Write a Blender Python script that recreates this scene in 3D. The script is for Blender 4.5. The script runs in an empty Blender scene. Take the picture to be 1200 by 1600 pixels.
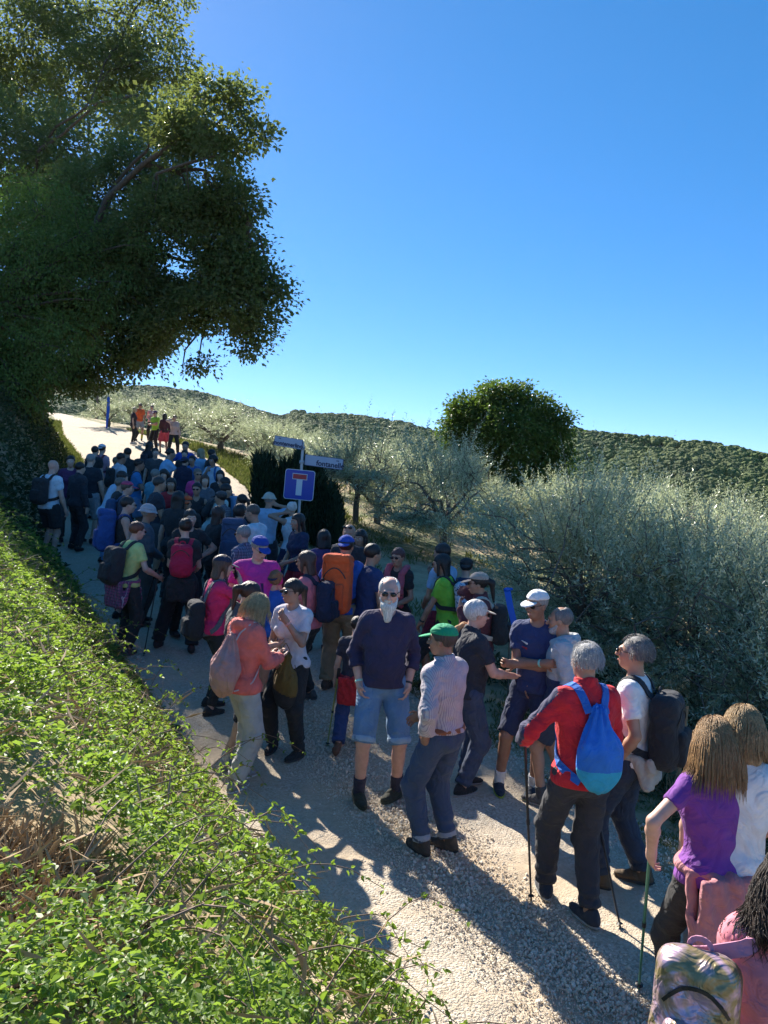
import bpy, math, time
import numpy as np
from mathutils import Vector, Matrix, Euler
T0 = time.time()
SC = bpy.context.scene
COL = SC.collection
rad = math.radians
# ------------------------------------------------------------------ camera
PITCH, ROLL = -2.86, 3.5      # the phone was held slightly tilted
cd = bpy.data.cameras.new('camera'); cam = bpy.data.objects.new('camera', cd); COL.objects.link(cam)
cd.sensor_fit = 'HORIZONTAL'; cd.sensor_width = 36.0; cd.lens = 36.0
cd.clip_start = 0.05; cd.clip_end = 6000
cam.location = (0, 0, 0); cam.matrix_world = Matrix.Rotation(rad(90 + PITCH), 4, 'X') @ Matrix.Rotation(rad(ROLL), 4, 'Z')
SC.camera = cam
# ------------------------------------------------------------------ daylight
SUN_AZ, SUN_EL = -28.0, 33.5          # degrees: left of straight ahead, above the horizon
sun_dir = np.array([math.sin(rad(SUN_AZ)) * math.cos(rad(SUN_EL)), math.cos(rad(SUN_AZ)) * math.cos(rad(SUN_EL)), math.sin(rad(SUN_EL))])
W = bpy.data.worlds.new('World'); SC.world = W; W.use_nodes = True
nt = W.node_tree; nt.nodes.clear()
wo = nt.nodes.new('ShaderNodeOutputWorld'); wb = nt.nodes.new('ShaderNodeBackground'); sk = nt.nodes.new('ShaderNodeTexSky')
sk.sky_type = 'NISHITA'; sk.sun_disc = False; sk.sun_elevation = rad(SUN_EL); sk.sun_rotation = rad(SUN_AZ)
sk.altitude = 500; sk.air_density = 0.55; sk.dust_density = 0.06; sk.ozone_density = 4.5
hs = nt.nodes.new('ShaderNodeHueSaturation'); hs.inputs['Saturation'].default_value = 1.25; hs.inputs['Value'].default_value = 1.0
wb.inputs[1].default_value = 0.113
gm = nt.nodes.new('ShaderNodeGamma'); gm.inputs[1].default_value = .72      # a flatter, deeper blue like the phone's rendering of the sky
mx = nt.nodes.new('ShaderNodeMix'); mx.data_type = 'RGBA'; mx.blend_type = 'MULTIPLY'; mx.inputs[0].default_value = 1; mx.inputs[7].default_value = (.86, .87, .97, 1)
nt.links.new(sk.outputs[0], hs.inputs['Color']); nt.links.new(hs.outputs[0], gm.inputs[0]); nt.links.new(gm.outputs[0], mx.inputs[6]); nt.links.new(mx.outputs[2], wb.inputs[0]); nt.links.new(wb.outputs[0], wo.inputs[0])
sd = bpy.data.lights.new('sun', 'SUN'); sun = bpy.data.objects.new('sun', sd); COL.objects.link(sun)
sd.energy = 4.0; sd.angle = rad(0.53); sd.color = (1.0, 0.925, 0.81)
sun.rotation_euler = Vector(sun_dir.tolist()).to_track_quat('Z', 'Y').to_euler(); sun.location = (-12, 20, 18)
SC.view_settings.view_transform = 'Standard'; SC.view_settings.look = 'None'
SC.view_settings.exposure = 1.68; SC.view_settings.gamma = 1.0; SC.view_settings.use_curve_mapping = False
SC.cycles.max_bounces = 6; SC.cycles.diffuse_bounces = 4; SC.cycles.glossy_bounces = 2; SC.cycles.transmission_bounces = 3
SC.cycles.transparent_max_bounces = 6; SC.cycles.volume_bounces = 0; SC.cycles.use_adaptive_sampling = True

# ------------------------------------------------------------------ helpers
RNG = np.random.default_rng(7)
def ray(px, py):
    u = (px - 600) / 1200.0; v = (py - 800) / 1200.0; c, n = math.cos(rad(ROLL)), math.sin(rad(ROLL))
    x = u * c + v * n; y = u * n - v * c
    p = rad(PITCH)
    return np.array([x, math.cos(p) - y * math.sin(p), math.sin(p) + y * math.cos(p)])
def at(px, py, Y):
    d = ray(px, py); return d / d[1] * Y
def link(o, parent=None):
    COL.objects.link(o)
    if parent is not None: o.parent = parent
    return o
def tag(o, label=None, cat=None, group=None, kind=None):
    if label: o['label'] = label
    if cat: o['category'] = cat
    if group: o['group'] = group
    if kind: o['kind'] = kind
    return o
def empty(name, loc=(0, 0, 0), rz=0.0):
    o = bpy.data.objects.new(name, None); o.location = [float(v) for v in loc]; o.rotation_euler = (0, 0, rz); o.empty_display_size = .1
    return link(o)
def mesh_np(name, V, F, mats=(), parent=None, mi=None, smooth=True, attr=None):
    """V (n,3), F (m,k) array with one k, or list of such arrays."""
    me = bpy.data.meshes.new(name)
    V = np.ascontiguousarray(V, np.float32)
    Fs = F if isinstance(F, list) else [F]
    Fs = [np.asarray(f, np.int32) for f in Fs if len(f)]
    nl = sum(f.size for f in Fs); nf = sum(len(f) for f in Fs)
    me.vertices.add(len(V)); me.vertices.foreach_set('co', V.ravel())
    me.loops.add(nl); me.loops.foreach_set('vertex_index', np.concatenate([f.ravel() for f in Fs]) if Fs else np.zeros(0, np.int32))
    me.polygons.add(nf)
    tot = np.concatenate([np.full(len(f), f.shape[1], np.int32) for f in Fs]); st = np.concatenate([[0], np.cumsum(tot)[:-1]]).astype(np.int32)
    me.polygons.foreach_set('loop_start', st); me.polygons.foreach_set('loop_total', tot)
    me.polygons.foreach_set('use_smooth', np.full(nf, smooth, bool))
    for m in (mats if isinstance(mats, (list, tuple)) else [mats]): me.materials.append(m)
    if mi is not None: me.polygons.foreach_set('material_index', np.asarray(mi, np.int32))
    if attr:
        for an, (dom, arr) in attr.items():
            a = me.attributes.new(an, 'FLOAT', dom); a.data.foreach_set('value', np.asarray(arr, np.float32))
    me.update(calc_edges=True)
    o = bpy.data.objects.new(name, me)
    return link(o, parent)
def vnoise(x, y, s=1.0, seed=0.0):
    x = x / s; y = y / s
    return (np.sin(x * 1.7 + 2.1 * np.sin(y * 1.3 + seed) + seed) + np.sin(y * 2.1 + 1.7 * np.sin(x * 1.9 - seed) + 2 * seed)
            + .5 * np.sin(x * 4.3 + y * 3.1 + 1.3 * np.sin(y * 4.7 + seed)) + .5 * np.sin(y * 5.3 - x * 3.7 + seed * 3)) / 3.0
# hash noise, 2D value noise, real randomness for fine relief
_tab = np.random.default_rng(3).random((256, 256)).astype(np.float32)
def hnoise(x, y, s=1.0):
    x = x / s; y = y / s
    xi = np.floor(x).astype(int); yi = np.floor(y).astype(int); fx = x - xi; fy = y - yi
    fx = fx * fx * (3 - 2 * fx); fy = fy * fy * (3 - 2 * fy)
    t = lambda a, b: _tab[a & 255, b & 255]
    return (t(xi, yi) * (1 - fx) * (1 - fy) + t(xi + 1, yi) * fx * (1 - fy) + t(xi, yi + 1) * (1 - fx) * fy + t(xi + 1, yi + 1) * fx * fy) * 2 - 1

# ------------------------------------------------------------------ materials
MATS = {}
class NB:
    def __init__(s, name):
        s.m = bpy.data.materials.new(name); s.m.use_nodes = True; s.t = s.m.node_tree; s.t.nodes.clear()
        s.out = s.n('ShaderNodeOutputMaterial')
    def n(s, typ, **kw):
        nd = s.t.nodes.new(typ)
        for k, v in kw.items(): setattr(nd, k, v)
        return nd
    def l(s, a, b): s.t.links.new(a, b)
    def noise(s, vec, scale, detail=3, rough=.6, dist=0):
        n = s.n('ShaderNodeTexNoise'); n.inputs['Scale'].default_value = scale; n.inputs['Detail'].default_value = detail
        n.inputs['Roughness'].default_value = rough; n.inputs['Distortion'].default_value = dist
        if vec is not None: s.l(vec, n.inputs['Vector'])
        return n.outputs['Fac']
    def ramp(s, fac, stops):
        r = s.n('ShaderNodeValToRGB'); e = r.color_ramp.elements
        while len(e) < len(stops): e.new(.5)
        for el, (p, c) in zip(e, stops): el.position = p; el.color = (*c, 1) if len(c) == 3 else c
        s.l(fac, r.inputs['Fac']); return r.outputs['Color']
    def mix(s, fac, a, b, mode='MIX'):
        m = s.n('ShaderNodeMix', data_type='RGBA', blend_type=mode)
        for inp, v in ((m.inputs[0], fac), (m.inputs[6], a), (m.inputs[7], b)):
            if hasattr(v, 'is_linked') or isinstance(v, bpy.types.NodeSocket): s.l(v, inp)
            else: inp.default_value = (*v, 1) if isinstance(v, (tuple, list)) and len(v) == 3 else v
        return m.outputs[2]
    def math(s, op, a, b=0.0, c=None):
        m = s.n('ShaderNodeMath', operation=op)
        for i, v in enumerate((a, b) if c is None else (a, b, c)):
            if isinstance(v, bpy.types.NodeSocket): s.l(v, m.inputs[i])
            else: m.inputs[i].default_value = v
        return m.outputs[0]
    def bsdf(s, col, rough=.8, bump=None, bstr=.3, bdist=.01, **kw):
        b = s.n('ShaderNodeBsdfPrincipled')
        if isinstance(col, bpy.types.NodeSocket): s.l(col, b.inputs['Base Color'])
        else: b.inputs['Base Color'].default_value = (*col, 1)
        if isinstance(rough, bpy.types.NodeSocket): s.l(rough, b.inputs['Roughness'])
        else: b.inputs['Roughness'].default_value = rough
        for k, v in kw.items(): b.inputs[k.replace('_', ' ')].default_value = v
        if bump is not None:
            bp = s.n('ShaderNodeBump'); bp.inputs['Strength'].default_value = bstr; bp.inputs['Distance'].default_value = bdist
            s.l(bump, bp.inputs['Height']); s.l(bp.outputs[0], b.inputs['Normal'])
        return b
    def done(s, sh):
        s.l(sh.outputs[0] if hasattr(sh, 'outputs') else sh, s.out.inputs['Surface']); return s.m
def simple(name, col, rough=.6, **kw):
    k = ('s', name)
    if k not in MATS:
        b = NB(name); MATS[k] = b.done(b.bsdf(col, rough, **kw))
    return MATS[k]
def leaf_mat(name, top, under, alt, transl=.35, rough=.5, tcol=None, attr='rnd', dead=None):
    """one leaf surface; colour varies leaf by leaf, underside differs, thin so light comes through"""
    b = NB(name)
    a = b.n('ShaderNodeAttribute', attribute_name=attr); f = a.outputs['Fac']
    g = b.n('ShaderNodeNewGeometry')
    c1 = b.ramp(f, [(0, top), (.55, tuple(.75 * t + .25 * u for t, u in zip(top, alt))), (.9, alt), (.93 if dead else 1, alt)] + ([(.94, dead), (1, dead)] if dead else []))
    h = b.math('FRACT', b.math('MULTIPLY', f, 37.7))
    hv = b.n('ShaderNodeHueSaturation'); b.l(c1, hv.inputs['Color']); b.l(b.math('MULTIPLY_ADD', h, .7, .65), hv.inputs['Value'])
    col = b.mix(g.outputs['Backfacing'], hv.outputs[0], under)
    p = b.bsdf(col, rough); p.inputs['Specular IOR Level'].default_value = .35
    t = b.n('ShaderNodeBsdfTranslucent')
    if tcol is None: tcol = tuple(min(1, 2.2 * c) for c in top)
    tc = b.mix(.5, hv.outputs[0], tcol, 'ADD') if False else b.mix(.6, hv.outputs[0], tcol)
    b.l(tc, t.inputs['Color'])
    ms = b.n('ShaderNodeMixShader'); ms.inputs[0].default_value = transl
    b.l(p.outputs[0], ms.inputs[1]); b.l(t.outputs[0], ms.inputs[2])
    return b.done(ms)
def bark_mat(name, c1, c2, scale=6):
    b = NB(name); g = b.n('ShaderNodeNewGeometry').outputs['Position']
    mp = b.n('ShaderNodeMapping'); mp.inputs['Scale'].default_value = (1, 1, .3); b.l(g, mp.inputs[0])
    n = b.noise(mp.outputs[0], scale * 3, 5, .7); return b.done(b.bsdf(b.ramp(n, [(.3, c1), (.7, c2)]), .95, bump=n, bstr=.9, bdist=.03))

# ------------------------------------------------------------------ terrain
_ry = np.array([-30, 0, 4.3, 7, 8, 10, 14, 18.5, 27, 37, 50, 62, 90]); _rz = np.array([-3, -2.74, -2.70, -2.68, -2.6, -2.38, -1.86, -1.38, -.4, .86, 2.55, 3.4, 3.0])
_ly = np.array([-30, 0, 2, 3.3, 4.1, 4.8, 5.9, 7.2, 8.7, 11.7, 14.8, 20, 28, 37, 47.7, 62]); _lx = np.array([13, 1.75, .95, .34, -.2, -.62, -1.3, -1.95, -2.9, -4.75, -6.5, -8.4, -11.2, -15.8, -20.5, -34])
_qy = np.array([-30, 0, 3, 4.36, 5.6, 6.5, 7.1, 8.4, 9.2, 11.6, 15.7, 24.6, 29.5, 34, 36, 42, 50, 62]); _qx = np.array([21, 4.2, 3.1, 2.55, 2.25, 1.75, 1.4, .84, .5, -.2, -1.5, -4.4, -6.3, -8.5, -9.5, -14.2, -21.0, -31])
_hy = np.array([-30, 0, 8, 12, 15, 18, 25, 32, 40, 55]); _hh = np.array([1.05, 1.05, 1.05, 1.2, 2.0, 2.4, 2.2, 1.2, .6, .4])
def zr(Y): return np.interp(Y, _ry, _rz)
def eL(Y): return np.interp(Y, _ly, _lx)
def eR(Y): return np.interp(Y, _qy, _qx)
def sstep(t): t = np.clip(t, 0, 1); return t * t * (3 - 2 * t)
RIDX = np.array([-1600, -900, -400, 60, 150, 250, 340, 440, 470, 520, 600, 680, 780, 890, 950, 1050, 1100, 1200, 1500, 2200, 3200])
RIDY = np.array([560, 570, 585, 594, 602, 605, 622, 650, 643, 645, 655, 672, 674, 667, 671, 676, 682, 703, 735, 790, 860])
_c, _n = math.cos(rad(3.5)), math.sin(rad(3.5)); _U = (RIDX - 600) * _c + (RIDY - 800) * _n + 600; _V = -(RIDX - 600) * _n + (RIDY - 800) * _c + 800
RIDX, RIDY = _U, _V       # the ridge line levelled
def terrain(X, Y, fine=False):
    X = np.asarray(X, float); Y = np.asarray(Y, float)
    z0 = zr(Y); dl = eL(Y) - X; dr = X - eR(Y)
    wid = np.where(Y < 12, 1.9, 1.9)
    hb = np.interp(Y, _hy, _hh)
    z = z0 + np.where(dl > 0, hb * sstep(dl / wid) + .06 * np.clip(dl - 2, 0, 8), 0)
    d = np.clip(dr, 0, None)
    drop = .07 * np.clip(d, 0, 60) + .0085 * np.clip(d, 0, 10) ** 2 + .15 * np.clip(d - 10, 0, 60)
    z = z - drop
    z = z + np.where((dr > .2) | (dl > .5), .05 * vnoise(X, Y, 1.3, 1) * np.clip(np.maximum(dr, dl), 0, 1), 0)
    # valley and hills beyond
    R = np.hypot(X, Y); px = 600 + 1200 * np.tan(np.clip(np.arctan2(X, np.maximum(Y, 1e-3)), -1.25, 1.25))
    el = (740 - np.interp(px, RIDX, RIDY)) / 1200 * np.cos(np.arctan((px - 600) / 1200))
    rr = np.interp(px, [0, 440, 470, 600, 700, 900, 1300], [760, 700, 520, 520, 430, 400, 380])
    valley = np.interp(px, [0, 300, 600, 1200], [-8, -14, -26, -38])
    t = (R - 130) / (rr - 130)
    hill = valley + (el * rr - valley - 4) * np.clip(t, 0, 1) ** 1.15
    hill = np.where(R > rr, (el * rr - 4) * np.clip(1 - (R - rr) / 1200., -.2, 1), hill)
    hill = hill + np.clip((R - 150) / 150, 0, 1) * np.clip(1.3 - t, .0, 1) * 4 * vnoise(X, Y, 60, 2)
    far = (Y < -40) | (R > 2500)
    b = sstep((R - 62) / 70)
    z = z * (1 - b) + hill * b
    return z
def hit(px, py, dh=0.0, y0=2.0, y1=60.0):
    """world point where the photo ray through (px,py) comes down to the terrain raised by dh"""
    d = ray(px, py); d = d / d[1]
    Ys = np.arange(y0, y1, .02); f = d[2] * Ys - (terrain(d[0] * Ys, Ys) + dh)
    if dh > .5: f = np.where(d[0] * Ys < eL(Ys) - .15, 1.0, f)
    k = np.nonzero(f <= 0)[0]
    if len(k) == 0:
        k = [int(np.argmin(np.abs(f)))]
    Y = Ys[k[0]]; return np.array([d[0] * Y, Y, float(terrain(d[0] * Y, Y))])

def grid(xs, ys):
    nx, ny = len(xs), len(ys); i = np.arange(nx * ny).reshape(ny, nx)
    return np.stack([i[:-1, :-1], i[:-1, 1:], i[1:, 1:], i[1:, :-1]], -1).reshape(-1, 4)

def ground_material():
    b = NB('dry_ground'); g = b.n('ShaderNodeNewGeometry').outputs['Position']
    n1 = b.noise(g, .35, 5, .6); n2 = b.noise(g, 3.5, 6, .7); n3 = b.noise(g, 30, 4, .7)
    soil = b.ramp(n2, [(.3, (.26, .18, .105)), (.55, (.42, .32, .19)), (.8, (.54, .43, .26))])
    grass = b.ramp(n3, [(.3, (.05, .075, .02)), (.7, (.15, .17, .05))])
    m = b.mix(b.ramp(b.math('ADD', b.math('MULTIPLY', n1, .6), b.math('MULTIPLY', n2, .4)), [(.46, (0, 0, 0)), (.56, (1, 1, 1))]), soil, grass)
    # far land reads as wooded green
    ln = b.n('ShaderNodeVectorMath', operation='LENGTH'); b.l(g, ln.inputs[0])
    fr = b.n('ShaderNodeMapRange'); b.l(ln.outputs['Value'], fr.inputs[0]); fr.inputs[1].default_value = 50; fr.inputs[2].default_value = 110
    far = b.ramp(b.noise(g, .03, 4, .6), [(.35, (.040, .055, .018)), (.6, (.06, .075, .028)), (.75, (.16, .14, .07))])
    c = b.mix(fr.outputs[0], m, far)
    h = b.math('ADD', n2, b.math('MULTIPLY', n3, .4))
    return b.done(b.bsdf(c, .97, bump=h, bstr=.8, bdist=.05))
def gravel_material():
    b = NB('pale_gravel'); g = b.n('ShaderNodeNewGeometry').outputs['Position']
    v = b.n('ShaderNodeTexVoronoi'); v.inputs['Scale'].default_value = 62; b.l(g, v.inputs['Vector'])
    v2 = b.n('ShaderNodeTexVoronoi'); v2.inputs['Scale'].default_value = 150; b.l(g, v2.inputs['Vector'])
    n = b.noise(g, 1.1, 5, .6); n2 = b.noise(g, 22, 4, .6)
    stone = b.ramp(v.outputs['Color'], [(.1, (.34, .28, .21)), (.5, (.48, .41, .32)), (.9, (.60, .54, .44))])
    dust = b.ramp(n2, [(.3, (.42, .33, .225)), (.7, (.57, .455, .325))])
    f = b.ramp(n, [(.40, (0, 0, 0)), (.60, (1, 1, 1))])
    c = b.mix(f, stone, dust)
    h1 = b.math('SUBTRACT', 1.0, v.outputs['Distance']); h2 = b.math('SUBTRACT', 1.0, v2.outputs['Distance'])
    inv = b.math('SUBTRACT', 1.15, f)
    h = b.math('ADD', b.math('MULTIPLY', h1, inv), b.math('MULTIPLY', h2, .5)); h = b.math('ADD', h, b.math('MULTIPLY', n2, .8))
    return b.done(b.bsdf(c, .95, bump=h, bstr=.75, bdist=.012))
M_GROUND = ground_material(); M_GRAVEL = gravel_material()

def build_ground():
    # polar-ish grid, dense near the camera, reaching the horizon all round
    r = np.concatenate([np.linspace(.0, 3, 8), np.geomspace(3.15, 60, 130), np.geomspace(63, 900, 90), np.geomspace(960, 4500, 12)])
    a1 = np.concatenate([np.linspace(-180, -62, 30)[:-1], np.linspace(-62, 62, 240), np.linspace(62, 180, 30)[1:]])
    A, R = np.meshgrid(np.radians(a1), r)
    X = R * np.sin(A); Y = R * np.cos(A); Z = terrain(X, Y)
    on = (X > eL(Y) + .3) & (X < eR(Y) - .2) & (R < 70)
    Z = Z - np.where(on, .10, .0)
    V = np.stack([X, Y, Z], -1).reshape(-1, 3)
    o = mesh_np('ground', V, grid(a1, r)[:, ::-1], M_GROUND); tag(o, 'dry grassy hillside with bare soil, valley and hills behind', kind='structure')
def build_road():
    ys = np.concatenate([np.arange(-1, 2.6, .12), np.arange(2.6, 9, .04), np.geomspace(9, 60, 170)]); us = np.linspace(0, 1, 100)
    U, Y = np.meshgrid(us, ys)
    l = eL(Y) - .35 + .10 * hnoise(Y * 0 + 3, Y, .5); rr = eR(Y) + .22 * hnoise(Y * 0 + 9, Y, .6) + .1
    X = l + (rr - l) * U
    e = np.minimum(U, 1 - U) * (rr - l)
    z = zr(Y) + .015 - .10 * np.clip(1 - e / .22, 0, 1) ** 2 + np.where(X < eL(Y), terrain(X, Y) - zr(Y), 0)
    ruts = .02 * np.cos((X - (l + rr) / 2) * 3.4)
    z = z - ruts * .6 + .012 * hnoise(X, Y, .45) + .007 * hnoise(X, Y, .12) + np.where(Y < 12, .004 * hnoise(X, Y, .045), 0)
    o = mesh_np('road', np.stack([X, Y, z], -1).reshape(-1, 3), grid(us, ys), M_GRAVEL)
    tag(o, 'pale gravel track running uphill to the left', kind='structure')
build_ground(); build_road()

# ------------------------------------------------------------------ scattered real stones and forest crowns by geometry nodes
def gn_scatter(name, P, S, Rt, mat, sub=1, disp=.35, nvar=5, flat=.7, nscale=1.6, mat2=None):
    me = bpy.data.meshes.new(name); me.vertices.add(len(P)); me.vertices.foreach_set('co', np.asarray(P, np.float32).ravel())
    a = me.attributes.new('scl', 'FLOAT', 'POINT'); a.data.foreach_set('value', np.asarray(S, np.float32))
    a = me.attributes.new('rot', 'FLOAT_VECTOR', 'POINT'); a.data.foreach_set('vector', np.asarray(Rt, np.float32).ravel())
    a = me.attributes.new('rnd', 'FLOAT', 'POINT'); a.data.foreach_set('value', RNG.random(len(P)).astype(np.float32))
    o = link(bpy.data.objects.new(name, me)); me.materials.append(mat)
    t = bpy.data.node_groups.new(name + '_nodes', 'GeometryNodeTree')
    t.interface.new_socket('Geometry', in_out='INPUT', socket_type='NodeSocketGeometry'); t.interface.new_socket('Geometry', in_out='OUTPUT', socket_type='NodeSocketGeometry')
    N = t.nodes.new; L = t.links.new
    gi = N('NodeGroupInput'); go = N('NodeGroupOutput'); j = N('GeometryNodeGeometryToInstance')
    for k in range(nvar):
        ic = N('GeometryNodeMeshIcoSphere'); ic.inputs['Subdivisions'].default_value = sub; ic.inputs['Radius'].default_value = 1
        ps = N('GeometryNodeInputPosition'); ad = N('ShaderNodeVectorMath'); ad.operation = 'ADD'; ad.inputs[1].default_value = (k * 7.3, k * 3.1, k)
        nz = N('ShaderNodeTexNoise'); nz.inputs['Scale'].default_value = nscale; nz.inputs['Detail'].default_value = 3 if sub > 2 else 1
        sb = N('ShaderNodeVectorMath'); sb.operation = 'SUBTRACT'; sb.inputs[1].default_value = (.5, .5, .5)
        sc_ = N('ShaderNodeVectorMath'); sc_.operation = 'SCALE'; sc_.inputs[3].default_value = disp * 2
        sp = N('GeometryNodeSetPosition'); tr = N('GeometryNodeTransform'); tr.inputs['Scale'].default_value = (1, .8 + .05 * k, flat)
        L(ps.outputs[0], ad.inputs[0]); L(ad.outputs[0], nz.inputs['Vector']); L(nz.outputs['Color'], sb.inputs[0]); L(sb.outputs[0], sc_.inputs[0])
        L(ic.outputs[0], sp.inputs['Geometry']); L(sc_.outputs[0], sp.inputs['Offset']); L(sp.outputs[0], tr.inputs['Geometry']); L(tr.outputs[0], j.inputs[0])
    sm = N('GeometryNodeSetMaterial'); sm.inputs['Material'].default_value = mat
    ip = N('GeometryNodeInstanceOnPoints'); ip.inputs['Pick Instance'].default_value = True
    L(gi.outputs[0], ip.inputs['Points']); L(j.outputs[0], ip.inputs['Instance'])
    ra = N('GeometryNodeInputNamedAttribute'); ra.data_type = 'FLOAT_VECTOR'; ra.inputs[0].default_value = 'rot'
    sa = N('GeometryNodeInputNamedAttribute'); sa.data_type = 'FLOAT'; sa.inputs[0].default_value = 'scl'
    L(ra.outputs[0], ip.inputs['Rotation']); L(sa.outputs[0], ip.inputs['Scale'])
    L(ip.outputs[0], sm.inputs[0]); L(sm.outputs[0], go.inputs[0])
    md = o.modifiers.new('scatter', 'NODES'); md.node_group = t
    return o
def stone_material():
    b = NB('limestone_chips'); oi = b.n('ShaderNodeObjectInfo').outputs['Random']; a = b.n('ShaderNodeAttribute', attribute_name='rnd', attribute_type='INSTANCER').outputs['Fac']
    g = b.n('ShaderNodeNewGeometry').outputs['Position']
    c = b.ramp(oi, [(0, (.46, .37, .27)), (.3, (.64, .54, .41)), (.7, (.74, .66, .53)), (1, (.82, .76, .65))])
    n = b.noise(g, 180, 3, .7); c = b.mix(.35, c, b.ramp(n, [(.3, (.35, .3, .22)), (.7, (.7, .65, .55))]))
    return b.done(b.bsdf(c, .92, bump=n, bstr=.4, bdist=.002))
def build_gravel():
    n = 260000
    Y = 2.9 + (RNG.random(n) ** 1.7) * 8.5; u = RNG.random(n); l = eL(Y) - .1; r = eR(Y) + .25; X = l + (r - l) * u
    # a loose ridge of coarse chips runs along the middle of the track and at its edges
    ridge = np.exp(-((u - .50 - .06 * np.sin(Y * .9)) / .13) ** 2) + .55 * np.exp(-((u - .93) / .08) ** 2) + .5 * np.exp(-((u - .08) / .09) ** 2)
    dens = .30 + .45 * ridge * (.55 + .45 * hnoise(X, Y, .35)) + .35 * np.clip(hnoise(X, Y, .7) + .2, 0, 1)
    keep = RNG.random(n) < dens * np.clip(1.25 - (Y - 3) / 9, .12, 1); X, Y, ridge = X[keep], Y[keep], ridge[keep]
    X, Y, ridge = X[:90000], Y[:90000], ridge[:90000]
    s = .0032 + .0075 * RNG.random(len(X)) ** 2.6 * (.6 + ridge) + (RNG.random(len(X)) < .012) * .012
    s = s * np.clip(1 + (Y - 4) * .05, 1, 1.4)
    z = zr(Y) + .015 + .012 * (np.cos(0)) * hnoise(X, Y, .45) + .007 * hnoise(X, Y, .12) + .010 * ridge * RNG.random(len(X))
    P = np.stack([X, Y, z - s * .22], -1)
    o = gn_scatter('gravel', P, s, RNG.random((len(X), 3)) * 6.28, stone_material(), sub=1, disp=.3, flat=.5)
    tag(o, 'loose pale limestone chips on the track', kind='stuff')
build_gravel()
def crown_stuff_mat(name, cols):
    b = NB(name); oi = b.n('ShaderNodeObjectInfo').outputs['Random']; g = b.n('ShaderNodeNewGeometry').outputs['Position']
    n = b.noise(g, 1.1, 4, .75); n2 = b.noise(g, .012, 3, .6)
    c = b.ramp(oi, [(i / (len(cols) - 1), c_) for i, c_ in enumerate(cols)])
    c = b.mix(b.math('MULTIPLY', n, .7), c, (.05, .08, .018)); c = b.mix(b.ramp(n2, [(.42, (0, 0, 0)), (.62, (.6, .6, .6))]), c, (.15, .17, .05)); n3 = b.noise(g, .035, 3, .6); c = b.mix(b.ramp(n3, [(.5, (0, 0, 0)), (.68, (.65, .65, .65))]), c, (.035, .065, .02))
    return b.done(b.bsdf(c, .9, bump=n, bstr=1.0, bdist=1.2))
def build_forest():
    n = 170000
    px = RNG.uniform(60, 1480, n); R = 135 + 700 * RNG.random(n) ** .8
    a = np.arctan((px - 600) / 1200); X = R * np.sin(a); Y = R * np.cos(a)
    rr = np.interp(px, [0, 440, 470, 600, 700, 900, 1300], [760, 700, 520, 520, 430, 400, 380])
    cl = vnoise(X, Y, 22, 5) + .7 * vnoise(X, Y, 75, 3)
    keep = (R < rr + 12) & ((RNG.random(n) < np.clip(.80 + 1.0 * cl, .06, 1)))
    X, Y, R = X[keep], Y[keep], R[keep]
    s = (.7 + 2.0 * RNG.random(len(X)) ** 1.6) * np.clip(R / 420, .75, 1.5) * (1 + .25 * vnoise(X, Y, 30, 9))
    Z = terrain(X, Y) + s * .45
    rot = np.stack([RNG.uniform(-.3, .3, len(X)), RNG.uniform(-.3, .3, len(X)), RNG.uniform(0, 6.28, len(X))], -1)
    m = crown_stuff_mat('hill_woodland', [(.07, .14, .022), (.11, .19, .030), (.15, .24, .040), (.20, .26, .06)])
    o = gn_scatter('far_forest', np.stack([X, Y, Z], -1), s, rot, m, sub=3, disp=.55, flat=.95, nscale=2.2)
    tag(o, 'dense green woodland covering the far hills', kind='stuff')
build_forest()
print('terrain', round(time.time() - T0, 1))
# ================================================================== vegetation
def unit(v): return v / np.maximum(np.linalg.norm(v, axis=-1, keepdims=True), 1e-9)
def leaf_mesh(name, P, D, L, Wd, mat, parent=None, fold=.35, wide=False, up=None, curl=0.15):
    """leaves: base P, direction D, length L, width Wd; folded along the midrib"""
    n = len(P); D = unit(D); r = RNG.normal(size=(n, 3))
    if up is not None: r = r * .75 + np.asarray(up)
    S = unit(np.cross(D, r)); N = unit(np.cross(S, D)); L = np.broadcast_to(L, n)[:, None]; Wd = np.broadcast_to(Wd, n)[:, None]
    tip = P + D * L - N * L * curl
    f = fold * Wd
    if not wide:
        a = P + D * L * .45 + S * Wd * .5 + N * f * .5; b = P + D * L * .45 - S * Wd * .5 + N * f * .5
        V = np.stack([P, a, tip, b], 1).reshape(-1, 3); i = np.arange(n)[:, None] * 4
        F = np.concatenate([i + [0, 1, 2], i + [0, 2, 3]], 1).reshape(-1, 3)
    else:
        a = P + D * L * .25 + S * Wd * .46 + N * f * .5; a2 = P + D * L * .62 + S * Wd * .40 + N * (f * .5) - N * L * curl * .3
        b = P + D * L * .25 - S * Wd * .46 + N * f * .5; b2 = P + D * L * .62 - S * Wd * .40 + N * (f * .5) - N * L * curl * .3
        V = np.stack([P, a, a2, tip, b2, b], 1).reshape(-1, 3); i = np.arange(n)[:, None] * 6
        F = np.concatenate([i + [0, 1, 2, 3], i + [0, 3, 4, 5]], 1).reshape(-1, 4)
    rnd = np.repeat(RNG.random(n), 2)
    return mesh_np(name, V, F, mat, parent, smooth=False, attr={'rnd': ('FACE', rnd)})
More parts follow.
